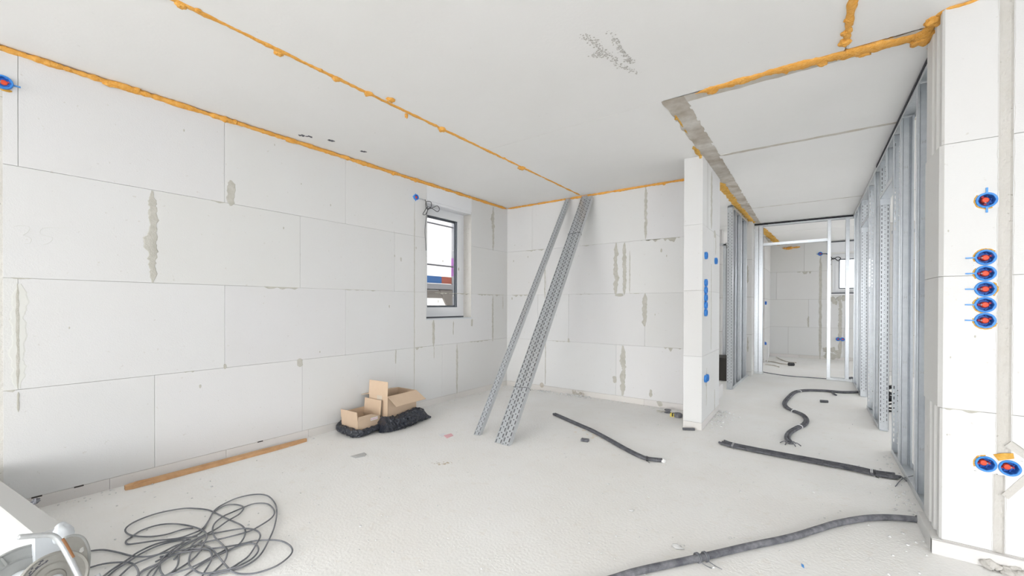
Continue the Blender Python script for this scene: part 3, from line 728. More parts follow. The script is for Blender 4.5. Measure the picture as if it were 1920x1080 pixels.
# side-room frame seen through the gap behind the pier
track('ceiling_track', (-2.6, 7.5, 2.22), (-1.02, 7.5, 2.22), Yv, .06, -1, 'dark horizontal track seen in the gap behind the pier')
cw('steel_stud', (-1.20, 7.5, .002), Yv, Xv, 2.2, label='shaded steel stud seen in the gap behind the pier')
mb = MB(); mb.box((-1.35, 7.0, .0), (-1.05, 7.4, .33)); mb.box((-1.37, 6.98, .33), (-1.03, 7.42, .36)); o = mb.build('black_crate', 'dark', loc=(-1.2, 7.2, 0)); tag(o, 'black crate standing in shade of the side room', 'crate')
# frame in the right-hand room seen between the studs
track('ceiling_track', (1.0, 8.1, 2.30), (3.0, 8.1, 2.30), Yv, .076, -1, 'dark horizontal track seen through the right studs')
cw('steel_stud', (1.02, 8.1, .002), Yv, Xv, 2.28, label='distant stud seen through the near door opening at right')
block_pier('wall_inner', 1.02, 1.5, 9.2, 9.35, 21)

# ---------------------------------------------------------------- foam beads
def foam(name, label, pts, r, mat='foam', seed=1, blobs=(), step=.012, flat=.75, amp=.45, taper=True):
    P = resample(spline(pts, .02), step); n = len(P); m2 = MB(); rr = []
    Q = []
    for i, p in enumerate(P):
        t = i/(n-1); k = 1+amp*(noise.noise(Vector((seed*3.3, i*step*9, 0)))*1.1+.8*noise.noise(Vector((seed, i*step*34, 7))))
        base = r(t) if callable(r) else r
        if taper: k *= min(1, (t*n+1)/6, ((1-t)*n+1)/6)
        rr.append(max(.002, base*k)); o = Vector((noise.noise(Vector((seed, i*step*13, 3))), noise.noise(Vector((seed, i*step*13, 8))), 0))*base*.5
        Q.append(p+o)
    m2.tube(Q, rr, 12, flat=flat)
    base = len(m2.v)
    vv = m2.v[:]
    for i in range(len(vv)):
        v = Vector(vv[i]); d = noise.noise(v*60+Vector((seed, 0, 0)))*.22+noise.noise(v*130)*.12
        c = Q[min(i//12, n-1)]; m2.v[i] = tuple(v+(v-c)*d)
    for (p, q, fl3) in blobs: m2.blob(p, q, seed+q*100, .28, 12, seg=20, rings=14, flat=fl3)
    c = Q[0]; o = m2.build(name, mat, smooth=True, loc=tuple(c)); tag(o, label, 'foam seal'); return o
Lb = lambda u, v, r, f=(1, 1, 1): (hit(u, v, 0, XL+.012), r, f)
foam('foam_bead', 'long orange foam bead along top of the left wall', [(XL+.002, -2.9, H-.016), (XL+.002, 4.74, H-.014)], lambda t: .024-.004*t, seed=2, amp=.45,
     blobs=[Lb(128, 130, .016, (.7, 1.3, .8)), Lb(205, 157, .020, (.6, 1.8, .8)), Lb(340, 197, .022, (.6, 1.8, .8)), Lb(545, 263, .026, (.6, 2.0, .8)), Lb(582, 274, .026, (.6, 1.6, .8)), Lb(738, 325, .02), Lb(875, 362, .022, (.6, 1.6, .7)), Lb(257, 168, .02), Lb(440, 228, .016)])
Cb = lambda u, v, r, f=(1, 1, .6): (ce(u, v)+Vector((0, 0, -.004)), r, f)
foam('foam_bead', 'thin orange foam bead in ceiling joint over room centre', [(-2.428, -2.9, H-.001), (-2.428, 4.72, H-.001)], lambda t: .016-.004*t, seed=5, amp=.45, flat=.5,
     blobs=[Cb(338, 8, .022), Cb(372, 18, .013), Cb(522, 98, .022), Cb(600, 130, .014), Cb(630, 146, .024), Cb(690, 174, .028), Cb(732, 186, .026, (1, 1.2, .5)), Cb(762, 214, .016, (.7, .7, 1.6)), Cb(828, 241, .032), Cb(945, 296, .016), Cb(978, 314, .036)])
foam('foam_bead', 'thin orange foam bead along top of the back wall', [(XL+.01, YB-.004, H-.010), (-1.02, YB-.004, H-.010)], .0125, seed=8, amp=.5, flat=.9,
     blobs=[(hit(1010, 382, 1, YB-.01), .018, (1.5, .6, .7)), (hit(1105, 364, 1, YB-.01), .02, (1.5, .6, .7)), (hit(1245, 345, 1, YB-.01), .016, (1.2, .6, .8))])
foam('foam_bead', 'thick orange foam bead crossing ceiling above corridor mouth', [ce(1303, 176), ce(1345, 163), ce(1400, 148), ce(1460, 131), ce(1540, 112), ce(1620, 92), ce(1700, 73), ce(1738, 66)], lambda t: .024+.016*min(1, t*1.6), seed=11, amp=.3, flat=.45,
     blobs=[Cb(1336, 170, .032, (1, 1, .35)), Cb(1370, 157, .03, (1, 1, .35)), Cb(1543, 115, .03, (1, 1, .7)), Cb(1475, 131, .022), Cb(1620, 98, .03, (1.3, 1, .5)), Cb(1395, 152, .026, (1.4, .7, .4))])
foam('foam_bead', 'bulky orange foam lump at top corner of the right block wall', [ce(1733, 80), ce(1738, 62), ce(1748, 45), ce(1768, 22), ce(1800, 8)+Vector((0, -.0, -.006)), ce(1850, -4), ce(1920, -22), ce(2100, -60)], lambda t: .046 if t < .12 else max(.012, .05-.25*(t-.1)), seed=14, amp=.35, flat=.55,
     blobs=[Cb(1728, 72, .045, (1, 1, .6)), (hit(1743, 84, 0, .53), .02, (1, 1, 1.3)), Cb(1750, 38, .035, (1, 1, .7))])
foam('foam_bead', 'short orange foam bead in ceiling joint at top right', [(.154, -.5, H-.001), (.154, 1.5, H-.001), (.154, 2.79, H-.002)], lambda t: .016, seed=17, amp=.4, flat=.6,
     blobs=[Cb(1584, 77, .028, (1, 1, .8)), Cb(1585, 60, .02), Cb(1590, 35, .016)])
foam('foam_bead', 'dark yellow foam strip beyond the pier along cast joint', [ce(1349, 342), ce(1360, 357), ce(1372, 372), ce(1384, 388), ce(1394, 397), ce(1412, 418)], lambda t: .042-.008*t, mat='foamold', seed=20, amp=.4, flat=.5)
foam('foam_bead', 'small yellow foam fleck on ceiling above the pier', [ce(1300, 274), ce(1307, 284), ce(1317, 298)], .018, mat='foamold', seed=23, amp=.4, flat=.5, blobs=[(Vector((PX1-.02, PY0-.012, H-.01)), .014, (1, .6, 1.2))])
foam('foam_bead', 'faint yellow foam trace along edge of the cast joint', [ce(1262, 210), ce(1272, 225), ce(1290, 252)], .006, mat='foamold', seed=25, amp=.9, flat=.5, blobs=[Cb(1268, 222, .014, (1, 1, .4))])
foam('foam_bead', 'yellow foam seen on far room ceiling through the end frame', [Vector((-.75, 8.5, H)), Vector((-.68, 9.4, H)), Vector((-.62, 10.6, H-.005)), Vector((-.6, 11.05, H-.01))], .055, mat='foamold', seed=27, amp=.4, flat=.45)
foam('foam_bead', 'broken orange foam bits on top of the far wall', [hit(1466, 465, 1, YF-.01), hit(1472, 466, 1, YF-.01), hit(1482, 465, 1, YF-.01), hit(1500, 463, 1, YF-.01)], .03, seed=29, amp=.9, flat=.7)

# ---------------------------------------------------------------- socket boxes
def socket_box(x, z, label, tabs, name='socket_box', group=None, rot=0, mpw=None, scale=1.0):
    """flush mounted box in the wall at right: rim, cup, membrane, tabs; local frame: a along wall, b up, n out of wall"""
    O = Vector((x, YR, z)); A, B, Nn = Xv, Zv, -Yv
    if mpw == 'P': O = Vector((PX1, x, z)); A, B, Nn = Yv, Zv, Xv
    if mpw == 'L': O = Vector((XL, x, z)); A, B, Nn = Yv, Zv, Xv
    if mpw == 'F': O = Vector((x, YF, z)); A, B, Nn = Xv, Zv, -Yv
    flushed = mpw is None
    e = empty(name, O, label, 'socket box', group)
    R = .034*scale; dp = -.045 if flushed else -.0
    m2 = MB(); n = 32
    def ringpts(r, h, oct_=0):
        out = []
        for j in range(n):
            t = 2*PI*j/n; k = r*(1-oct_*(.5-.5*math.cos(8*t))*.06); out.append(O+A*math.cos(t)*k+B*math.sin(t)*k+Nn*h)
        return out
    def loft(rs):
        b0 = len(m2.v)
        for ring in rs: m2.v += [tuple(p) for p in ring]
        for i in range(len(rs)-1):
            for j in range(n): a = b0+i*n+j; c = b0+i*n+(j+1) % n; m2.face((a, c, c+n, a+n))
        return b0
    if flushed: loft([ringpts(R*1.03, -.02), ringpts(R*1.03, .0035), ringpts(R*1.0, .005), ringpts(R*.84, .004, 1), ringpts(R*.80, .001, 1), ringpts(R*.80, -.012, 1)])
    else: loft([ringpts(R*1.03, -.001), ringpts(R*1.03, .018), ringpts(R*.98, .022), ringpts(R*.82, .022, 1), ringpts(R*.78, .018, 1), ringpts(R*.78, .003, 1)])
    m2.build('rim', 'blue', e, smooth=False)
    m2 = MB(); lo = -.042 if flushed else .003
    b0 = loft([ringpts(R*.80, -.004 if flushed else .018, 1), ringpts(R*.74, lo), ringpts(R*.02, lo)])
    for j in range(8): 
        t = 2*PI*(j+.5)/8; p = O+A*math.cos(t)*R*.72+B*math.sin(t)*R*.72; m2.lathe(p+Nn*lo, Nn, [(.0035, 0), (.0035, .012), (0, .012)], 8)
    m2.build('cup', 'bluedark', e)
    ca, sa = math.cos(rot), math.sin(rot)
    def LP(a, b2, h): return O+A*(a*ca-b2*sa)+B*(a*sa+b2*ca)+Nn*h
    top = -.012 if flushed else .010
    m2 = MB()
    m2.lathe(LP(.004*1, 0, lo), Nn, [(.0140, 0), (.0136, (top-lo)*.8), (.010, top-lo), (0, top-lo+.001)], 18); m2.build('membrane', 'red', e, smooth=False)
    m2 = MB(); m2.lathe(LP(-.015, 0, lo), Nn, [(.0055, 0), (.005, (top-lo)*.8), (0, top-lo)], 12); m2.lathe(LP(.021, .008, lo), Nn, [(.005, 0), (.0045, (top-lo)*.7), (0, (top-lo)*.8)], 12); m2.build('small_membrane', 'pink', e)
    m2 = MB(); m2.lathe(LP(-.0075, 0, lo), Nn, [(.004, 0), (.0038, (top-lo)*.95), (0, top-lo)], 8); m2.build('screw_dome', 'greyplastic', e)
    for (a0, a1, wv) in tabs:
        m2 = MB(); d = (A*math.cos(a0)+B*math.sin(a0)); s_ = (-A*math.sin(a0)+B*math.cos(a0))
        m2.obox(O+d*R*.9-s_*wv+Nn*.001, d*(a1), s_*2*wv, Nn*.004); m2.build('tab', 'bluetab', e)
    return e
def surround(pts_r, x, z, label=None, seed=1, parent=None, r=.0385, arc=(0, 2*PI), w_=.0045):
    m2 = MB(); P = []; rr = []; n = 40
    for i in range(n+1):
        t = arc[0]+(arc[1]-arc[0])*i/n; k = r+.002*noise.noise(Vector((seed, t*3, 0))); P.append(Vector((x+math.cos(t)*k, YR-.0005, z+math.sin(t)*k)))
        rr.append(max(.001, w_*(.55+.6*noise.noise(Vector((seed*2, t*4, 3))))))
    m2.tube(P, rr, 6, flat=.4, up=Yv); return m2.build('adhesive', 'foamold', parent)
GS = 'blue socket boxes in the column on the right wall'
s = socket_box(*SOCK[0], 'single blue socket box with tabs above and below, on right wall', [(PI/2, .026, .0035), (-PI/2, .026, .0035)], rot=PI/2); surround(0, *SOCK[0], seed=3, parent=s, arc=(2.4, 5.2))
names = ['topmost', 'second', 'third', 'fourth', 'lowest']
for i, (x, z) in enumerate(SOCK[1:]):
    s = socket_box(x, z, '%s blue socket box of the column of five on right wall' % names[i], [(PI, .034, .0028)], group=GS)
    surround(0, x, z, seed=i+5, parent=s, arc=((.7, 3.6), (2.5, 3.8), (-.9, .9), (2.2, 4.6), (2.9, 6.0))[i])
s = socket_box(*DBL[0], 'left blue socket box of the low pair on right wall', [], rot=PI); surround(0, *DBL[0], seed=23, parent=s, arc=(1.6, 3.6))
s = socket_box(*DBL[1], 'right blue socket box of the low pair on right wall', [], rot=PI)
mb = MB(); pp = [hit(1862, 852, 1, YR-.002), hit(1880, 850, 1, YR-.002), hit(1900, 850, 1, YR-.002), hit(1902, 860, 1, YR-.002), hit(1885, 862, 1, YR-.002), hit(1872, 864, 1, YR-.002)]
mb.prism(pp, (0, .003, 0)); mb.build('adhesive', 'foamold', s)
a = SLx; s = socket_box(a.y-.0, a.z, 'blue socket box high at left edge of the left wall', [(0, .03, .004)], mpw='L', scale=1.05)
mb = MB(); mb.blob((XL, a.y+.005, a.z-.036), .015, 3, .4, flat=(.3, 1.6, .7)); mb.build('adhesive', 'foamold', s)
a = hit(779, 370, 0, XL); s = socket_box(a.y, a.z, 'small blue box on left wall beside the window top', [(0, .02, .004), (PI/2, .015, .004), (-PI/2, .015, .004), (PI, .015, .004)], mpw='L', scale=.9)
GP = 'blue socket boxes on the side of the pier'
socket_box(4.215, 1.657, 'single blue box highest on the front edge of pier side', [], mpw='P', group=GP)
socket_box(4.72, 1.650, 'blue box on the pier side nearest the opening', [], mpw='P', group=GP)
for i in range(5): socket_box(4.215, 1.396-.072*i, '%s blue box of the column of five on pier side' % names[i], [], mpw='P', group=GP)
socket_box(4.225, .47, 'front blue box of the low pair on pier side', [], mpw='P'); socket_box(4.297, .47, 'rear blue box of the low pair on pier side', [], mpw='P')
GF = 'boxes on the far wall'
q = hit(1538, 476, 1, YF); socket_box(q.x, q.z, 'dark blue box high on far wall left of far window', [(PI, .03, .006), (0, .12, .006)], mpw='F', scale=1.2)
socket_box(.50, .457, 'left box of the pair low on far wall', [], mpw='F', scale=1.15); socket_box(.578, .457, 'right box of the pair low on far wall', [], mpw='F', scale=1.15)
for z, lb in ((.93+.3, 'upper small blue box on wall edge seen through end frame'), (.40, 'lower small blue box on wall edge seen through end frame')):
    m2 = MB(); O = Vector((-.765+.001, 9.75, z)); m2.lathe(O, Xv, [(.035, 0), (.035, .03), (.028, .03), (.028, .01), (0, .01)], 20); o = m2.build('socket_box', 'bluedark', loc=tuple(O)); tag(o, lb, 'socket box')

# ---------------------------------------------------------------- cables at the window
a = hit(784, 372, 0, XL+.008); P = [a]+[hit(u, v, 0, XL+.01) for u, v in ((790, 373), (797, 375))]
mb = MB(); mb.tube(spline(P, .01), .006, 8); c1 = mb.build('conduit_stub', 'tie', loc=tuple(a)); tag(c1, 'short pale conduit stub between blue box and window', 'conduit')
mb = MB(); XC = XL+.03
def wl_c(L_): return [hit(u, v, 0, XC) for u, v in L_]
mb.tube(spline(wl_c([(797, 374), (800, 384), (802, 392), (800, 402), (797, 430), (798, 455), (799, 470)]), .01), .0035, 6)
mb.tube(spline(wl_c([(801, 392), (808, 388), (808, 379), (800, 378), (798, 384), (801, 392), (812, 389), (820, 386), (824, 392), (820, 397), (812, 392), (802, 388), (796, 396), (793, 402), (798, 402), (803, 392)]), .008), .0035, 6)
a = hit(797, 374, 0, XC); o = mb.build('knotted_cable', 'blackcable', loc=tuple(a)); tag(o, 'knotted black cable hanging at top left corner of window', 'cable')
mb = MB(); XC2 = YF-.03
mb.tube(spline([hit(u, v, 1, XC2) for u, v in ((1541, 476), (1550, 476), (1557, 481), (1562, 486), (1570, 482), (1576, 484), (1572, 489), (1563, 484), (1557, 490), (1558, 497))], .01), .009, 6)
o = mb.build('knotted_cable', 'blackcable', loc=tuple(hit(1541, 476, 1, XC2))); tag(o, 'small black cable loop by the far window, seen through frame', 'cable')

# ---------------------------------------------------------------- outside the window: scaffold and neighbour house
mb = MB(); mb.box((-9.5, 1.0, -.3), (-9.0, 16, 7)); o = mb.build('neighbour_house', 'render', loc=(-9.2, 6, -.3)); tag(o, 'pale rendered house wall seen through the left window', 'building')
sc = empty('scaffold', (-4.6, 4.5, -.3), 'metal scaffold with deck seen through the left window', 'scaffold')
XO = -4.6
def op(u, v): return hit(u, v, 0, XO)
py = op(849, 450).y
mb = MB(); mb.tube([(XO, py, -.3), (XO, py, 4.5)], .024, 12); mb.tube([(XO, py-2.5, -.3), (XO, py-2.5, 4.5)], .024, 12); mb.build('pole', 'polegrey', sc)
mb = MB(); mb.tube([(XO, py, 1.62), (XO, py, 1.9)], .026, 12); mb.build('painted_band', 'purple', sc)
for z in (2.375, 1.765):
    mb = MB(); mb.tube([(XO+.03, py-2.6, z), (XO+.03, py+1.2, z)], .012, 8); mb.build('guard_rail', 'railgrey', sc)
zt = op(820, 518).z; zb = op(820, 531).z
yy = op(828, 525).y
mb = MB(); mb.box((XO-.02, py-2.5, zb), (XO+.0, yy, zt)); mb.build('toe_board', 'blueboard', sc)
mb = MB(); mb.box((XO-.02, yy, zb), (XO+.0, py+1.2, zt)); mb.build('toe_board', 'redboard', sc)
zd = op(820, 536).z; ze = op(820, 552).z
mb = MB(); mb.box((XO-.75, py-2.5, zb-.09), (XO+.02, py+1.2, zb-.01)); mb.build('deck', 'polegrey', sc)
mb = MB(); mb.box((XO-.3, py-2.5, zb-.22), (XO+.0, py+1.2, zb-.11)); mb.build('ledger', 'deck', sc)
mb = MB(); mb.prism([(XO+.01, py-.28, zb-.1), (XO+.01, py, zb-.1), (XO+.01, py, zb-.55)], (-.03, 0, 0)); mb.build('bracket', 'deck', sc)

# ---------------------------------------------------------------- leaning profiles
def lean(name, foot, top, label, webs, wid, ties=()):
    foot = Vector(foot); top = Vector(top); Ld = (top-foot); ln = Ld.length; L = Ld.normalized()
    Wd = Xv-L*Xv.dot(L); Wd.normalize(); Nn = L.cross(Wd).normalized()   # normal
    if Nn.y > 0: Nn = -Nn
    Bk = -Nn
    e = empty(name, foot, label, 'metal profile')
    for k in range(webs):
        O = foot+Wd*(wid*1.02*k)
        off = L*(.03*k*(-1)**k)
        sub_ = e
        m2 = MB(); perforated(m2, O+off, L, Wd, Bk, wid, ln-.012, pitch=.052 if webs > 1 else .046); m2.build('slotted_web', 'zinc', sub_)
        m2 = MB(); m2.obox(O+off+Wd*.003+Bk*.009+L*.01, Wd*(wid-.006), L*(ln-.07), Bk*.0015); m2.build('slot_shade_plate', 'zincshade', sub_)  # dark backing plate painting the shade seen through the slots
        for s_ in (0, wid-.002):
            m2 = MB(); m2.obox(O+off+Wd*s_, Wd*.002, Bk*.04, L*(ln-.012)); m2.build('flange', 'zincdull', sub_)
    for z in ties:
        m2 = MB(); c = foot+L*z; W = wid*webs*1.02
        pts = [c-Wd*.003-Bk*.003, c+Wd*(W+.003)-Bk*.003, c+Wd*(W+.003)+Bk*.044, c-Wd*.003+Bk*.044, c-Wd*.003-Bk*.003]
        m2.tube(pts, .0028, 6); m2.build('wire_tie', 'cable', e)
    return e
f0 = fl(888, 815); f0.z = .0
lean('leaning_profile', (f0.x, f0.y, .002), (hit(1061, 372, 1, YB-.055).x, YB-.055, 2.575), 'single slotted steel profile leaning in the corner, left one', 1, .062)
f1 = fl(927, 830)
lean('profile_bundle', (f1.x, f1.y, .002), (hit(1091, 371, 1, YB-.055).x, YB-.055, 2.575), 'tied bundle of slotted steel profiles leaning on back wall', 2, .076, ties=(.53, 2.55))

# ---------------------------------------------------------------- cartons and black bags
def carton(name, N_, ang, sx, sy, h, label, flaps, t=.004):
    """N_ = corner nearest the camera; sx along -x', sy along +y'"""
    ax = Vector((-math.cos(ang), -math.sin(ang), 0)); ay = Vector((-math.sin(ang), math.cos(ang), 0)); N_ = Vector(N_)
    e = empty(name, N_+ax*sx/2+ay*sy/2, label, 'box')
    m2 = MB(); m2.obox(N_, ax*sx, ay*sy, Zv*t); m2.obox(N_, ax*sx, ay*t, Zv*h); m2.obox(N_+ay*(sy-t), ax*sx, ay*t, Zv*h); m2.obox(N_, ax*t, ay*sy, Zv*h); m2.obox(N_+ax*(sx-t), ax*t, ay*sy, Zv*h)
    m2.build('body', 'card', e)
    for (side, ln, an, cut) in flaps:      # an: degrees from vertical, + outward
        an = math.radians(an); m2 = MB()
        if side == 'front': O, A_, out = N_, ax*sx, -ay
        elif side == 'back': O, A_, out = N_+ay*sy, ax*sx, ay
        elif side == 'right': O, A_, out = N_, ay*sy, -ax
        else: O, A_, out = N_+ax*sx, ay*sy, ax
        d = (Zv*math.cos(an)+out*math.sin(an)); nn = (out*math.cos(an)-Zv*math.sin(an))*t
        O = O+Zv*h; a0, a1 = cut
        m2.hexa([O, O+A_, O+A_+nn, O+nn, O+A_*a0+d*ln, O+A_*a1+d*ln, O+A_*a1+d*ln+nn, O+A_*a0+d*ln+nn]); m2.build('flap', 'card', e)
    return e, ax, ay
n1 = fl(671, 819); n1.z = 0
b1, ax1, ay1 = carton('carton', (n1.x, n1.y, .022), math.radians(2), .245, .235, .118, 'small open cardboard box with print, in black bag by left wall', [('front', .075, 3, (.02, 1.0)), ('back', .135, 5, (0, 1)), ('left', .05, -10, (0, 1)), ('right', .035, 8, (.0, .55))])
m2 = MB(); q = Vector((n1.x, n1.y, .112))+ay1*.13+(-ax1)*.002
m2.obox(q, ay1*.075, -ax1*.001, Zv*.025-ay1*.0); m2.build('white_label', 'white', b1)
m2 = MB()
for k in range(4): m2.obox(q+ay1*(.006+.017*k)-ax1*.0012+Zv*.006, ay1*.011, -ax1*.0006, Zv*.012)
m2.build('pink_print', 'pinkpaper', b1)
n2 = fl(727, 806); n2 = Vector((n2.x, n2.y, 0))
b2_, ax2, ay2 = carton('carton', (n2.x, n2.y, .02), math.radians(4), .265, .36, .292, 'larger open cardboard box with folded flaps, behind the small box', [('front', .135, -2, (.0, .98)), ('right', .135, 128, (.03, 1.08)), ('left', .12, 100, (0, 1)), ('back', .13, 150, (0, 1))])
# tape on the larger box
m2 = MB(); q = n2+Zv*.03+ax2*.08-ay2*.0012; m2.obox(q+Zv*.05, ax2*.07, ay2*.0008, Zv*.235); m2.build('packing_tape', 'stain', b2_)
def bag(name, label, path, rad, seed, mat='bag', hmax=.08):
    """crumpled film: thick ridged roll following a path"""
    m2 = MB(); P = resample(spline(path, .02), .008); n = len(P); rr = []
    for i in range(n): t = i/(n-1); rr.append(max(.004, rad(t)))
    m2.tube(P, rr, 40, flat=1)
    for i, v in enumerate(m2.v):
        v = Vector(v); c = P[min(i//40, n-1)]; d = v-c; k = 0
        q = v*13+Vector((seed, 0, 0))
        k = .5*(1-2*abs(noise.noise(q)))+.34*(1-2*abs(noise.noise(q*2.6)))+.24*(1-2*abs(noise.noise(q*6)))
        v2 = c+d*(.68+.55*k); v2.z = max(.002, v2.z); m2.v[i] = tuple(v2)
    o = m2.build(name, mat, smooth=False, loc=tuple(P[0])); tag(o, label, 'bag'); return o
zz = .045
P1 = [n1+ax1*.29+ay1*.06+Zv*.07, n1+ax1*.25-ay1*.01+Zv*.045, n1+ax1*.12-ay1*.022+Zv*zz*.9, n1-ay1*.02-ax1*.015+Zv*.035, n1+ay1*.1-ax1*.03+Zv*.038, n1+ay1*.24-ax1*.03+Zv*.045, n1+ay1*.27-ax1*.02+Zv*.05]
bag('bin_bag', 'black bin bag wrapped round the foot of small box', P1, lambda t: .032+.005*math.sin(t*6), 2)
q0 = n2
P2 = [q0+ay2*-.09-ax2*.02+Zv*.07, q0-ax2*.04+ay2*.0+Zv*.055, q0-ax2*.06+ay2*.1+Zv*.06, q0-ax2*.06+ay2*.22+Zv*.07, q0-ax2*.05+ay2*.34+Zv*.075, q0-ax2*.04+ay2*.40+Zv*.045, q0-ax2*.07+ay2*.50+Zv*.012]
bag('bin_bag', 'crumpled black bin bag in front of larger box', P2, lambda t: (.072-.008*t) if t < .75 else max(.01, .066-.22*(t-.75)), 9)

# ---------------------------------------------------------------- timber, card, papers, rubble
a, b2 = fl(236, 921), fl(578, 829); L = (b2-a); n_ = Vector((-L.y, L.x, 0)).normalized(); mb = MB()
k = 24; wv = []
pw = .055
def bp(t, s_, z): return a+L*t+n_*s_+Zv*z
secs = [(0, .2, .75, .0), (.03, 0, 1, 0), (.72, 0, 1, 0), (.76, .0, .93, 0), (.9, .15, .9, 0), (.97, .3, .92, 0), (1, .4, .75, 0)]
for (t0, lo0, hi0, _), (t1, lo1, hi1, _) in zip(secs, secs[1:]):
    mb.hexa([bp(t0, pw*lo0, .001), bp(t1, pw*lo1, .001), bp(t1, pw*hi1, .001), bp(t0, pw*hi0, .001), bp(t0, pw*lo0, .026), bp(t1, pw*lo1, .026), bp(t1, pw*hi1, .026), bp(t0, pw*hi0, .026)])
mb.hexa([bp(.02, pw*.3, .026), bp(.12, pw*.4, .026), bp(.12, pw*.8, .026), bp(.02, pw*.8, .026), bp(.05, pw*.35, .033), bp(.1, pw*.42, .030), bp(.1, pw*.75, .030), bp(.05, pw*.75, .033)])
o = mb.build('timber_batten', 'wood', loc=tuple(a)); tag(o, 'long raw wooden batten with splintered end lying along left wall', 'batten')
c = fl(684, 854); mb = MB(); mb.prism([fl(657, 856, .001), fl(683, 849, .001), fl(687, 852, .001), fl(684, 856, .001), fl(667, 859, .001)][::-1], (0, 0, .004)); mb.lathe(fl(668, 855, .0052), Zv, [(.006, 0), (.006, .0015), (0, .0015)], 10)
o = mb.build('metal_plate', 'zincdull', loc=tuple(fl(670, 854))); tag(o, 'small flat grey metal plate on floor in room centre', 'plate')
mb = MB(); mb.prism([fl(822, 816, .001), fl(832, 812, .001), fl(836, 815, .001), fl(828, 820, .001)][::-1], (0, 0, .002)); mb.mi = 1; mb.prism([fl(832, 817, .001), fl(846, 813, .001), fl(850, 817, .001), fl(838, 822, .001)][::-1], (0, 0, .003))
o = mb.build('paper_scrap', ['white', 'pinkpaper'], loc=tuple(fl(835, 817))); tag(o, 'pink and white paper scrap on floor near leaning profile', 'paper')
mb = MB(); q = fl(1505, 1062); mb.prism([fl(1502, 1057, .001), fl(1507, 1060, .001), fl(1508, 1066, .001), fl(1503, 1062, .001)][::-1], (0, 0, .002)); o = mb.build('plastic_scrap', 'bluetab', loc=tuple(q)); tag(o, 'tiny blue plastic scrap on floor in front', 'scrap')
mb = MB(); fp = lambda c, a, b2: (c.x+a, c.y+b2, .0006)
mottled([fl(818, 868), fl(832, 870), fl(843, 868)], .014, 46, 77, fp, (.002, .008)); mb.build('dust_stain', 'stain', fo)
mb = MB(); mottled([fl(1085, 800), fl(1110, 815), fl(1128, 825)], .05, 40, 78, fp, (.003, .012)); mb.build('dust_stain', 'sand', fo)
# rubble as uncountable crumbs
mb = MB(); rn = random.Random(5)
def crumb(p, r, sd): mb.blob((p.x, p.y, r*.35), r, sd, .5, 60, seg=6, rings=4, flat=(1, 1, .6))
for i in range(420):
    u = rn.uniform(120, 1700); v = rn.uniform(780, 1078); crumb(fl(u, v), rn.uniform(.0015, .005)*(1.8 if rn.random() < .06 else 1), i)
for i in range(90): y = rn.uniform(.3, 4.7); crumb(Vector((XL+abs(rn.gauss(0, .05))+.01, y, 0)), rn.uniform(.002, .007), i)
for i in range(110): x = rn.uniform(-3.6, -1.1); crumb(Vector((x, YB-abs(rn.gauss(0, .05))-.01, 0)), rn.uniform(.002, .009), i)
for i in range(60): crumb(Vector((PX1+abs(rn.gauss(0, .07))+.005, rn.uniform(4.2, 5.0), 0)), rn.uniform(.004, .016), i)
for i in range(40): crumb(Vector((rn.uniform(-3.05, -2.85), YB-.06+rn.gauss(0, .03), 0)), rn.uniform(.005, .016), i)
for i in range(40): crumb(Vector((rn.gauss(-2.5, .1), YB-.05+rn.gauss(0, .03), 0)), rn.uniform(.005, .018), i)
for i in range(60): crumb(Vector((XS-abs(rn.gauss(0, .06))-.01, rn.uniform(3.1, 4.3), 0)), rn.uniform(.003, .010), i)
for i in range(10): crumb(Vector((rn.uniform(.3, .5), rn.uniform(2.4, 2.9), 0)), rn.uniform(.003, .009), i)
o = mb.build('mortar_crumbs', 'aac', smooth=True); tag(o, 'pale mortar crumbs scattered over the floor', 'rubble', kind='stuff')
for (u, v, r, lb) in ((1270, 1028, .018, 'flat pale mortar chip on floor in front of conduit'), (1183, 959, .010, 'small pale stone on bare floor in foreground centre')):
    mb = MB(); p = fl(u, v); mb.blob((p.x, p.y, .006), r, u, .5, 20, flat=(1.3, .8, .45)); o = mb.build('mortar_chip', 'aac', smooth=True, loc=tuple(p)); tag(o, lb, 'chip')

# ---------------------------------------------------------------- conduits
def conduit(name, label, path, r, parent=None, mat='conduit', rib=True, pitch=.006, amp=.0012):
    P = resample(spline(path, .02), pitch/2 if rib else .02); m2 = MB()
    rr = [r+(amp if i % 2 else -amp)*(1 if rib else 0) for i in range(len(P))]
    m2.tube(P, rr, 12); o = m2.build(name, mat, parent, smooth=not rib, loc=None if parent else tuple(P[0]))
    if parent is None: tag(o, label, 'conduit')
    return o
def offset(path, d, dz=0):
    out = []
    for i, p in enumerate(path):
        t = (path[min(i+1, len(path)-1)]-path[max(i-1, 0)]); n_ = Vector((-t.y, t.x, 0)).normalized(); out.append(p+n_*d+Zv*dz)
    return out
def wraptie(name, parent, c, t, r, mat='tie', tail=.04):
    t = Vector(t).normalized(); n_ = Vector((-t.y, t.x, 0)); m2 = MB(); P = []
    for i in range(17): a = 2*PI*i/16; P.append(c+n_*math.cos(a)*r[0]+Zv*math.sin(a)*r[1])
    m2.tube([p-t*.004 for p in P], .0025, 6); m2.tube([p+t*.004 for p in P], .0025, 6)
    m2.tube([c-n_*r[0]*1.0-Zv*r[1]*.4, c-n_*(r[0]+tail*.5)+t*.012-Zv*(c.z-.004), c-n_*(r[0]+tail)+t*.02-Zv*(c.z-.006)], .0018, 5)
    return m2.build(name, mat, parent)
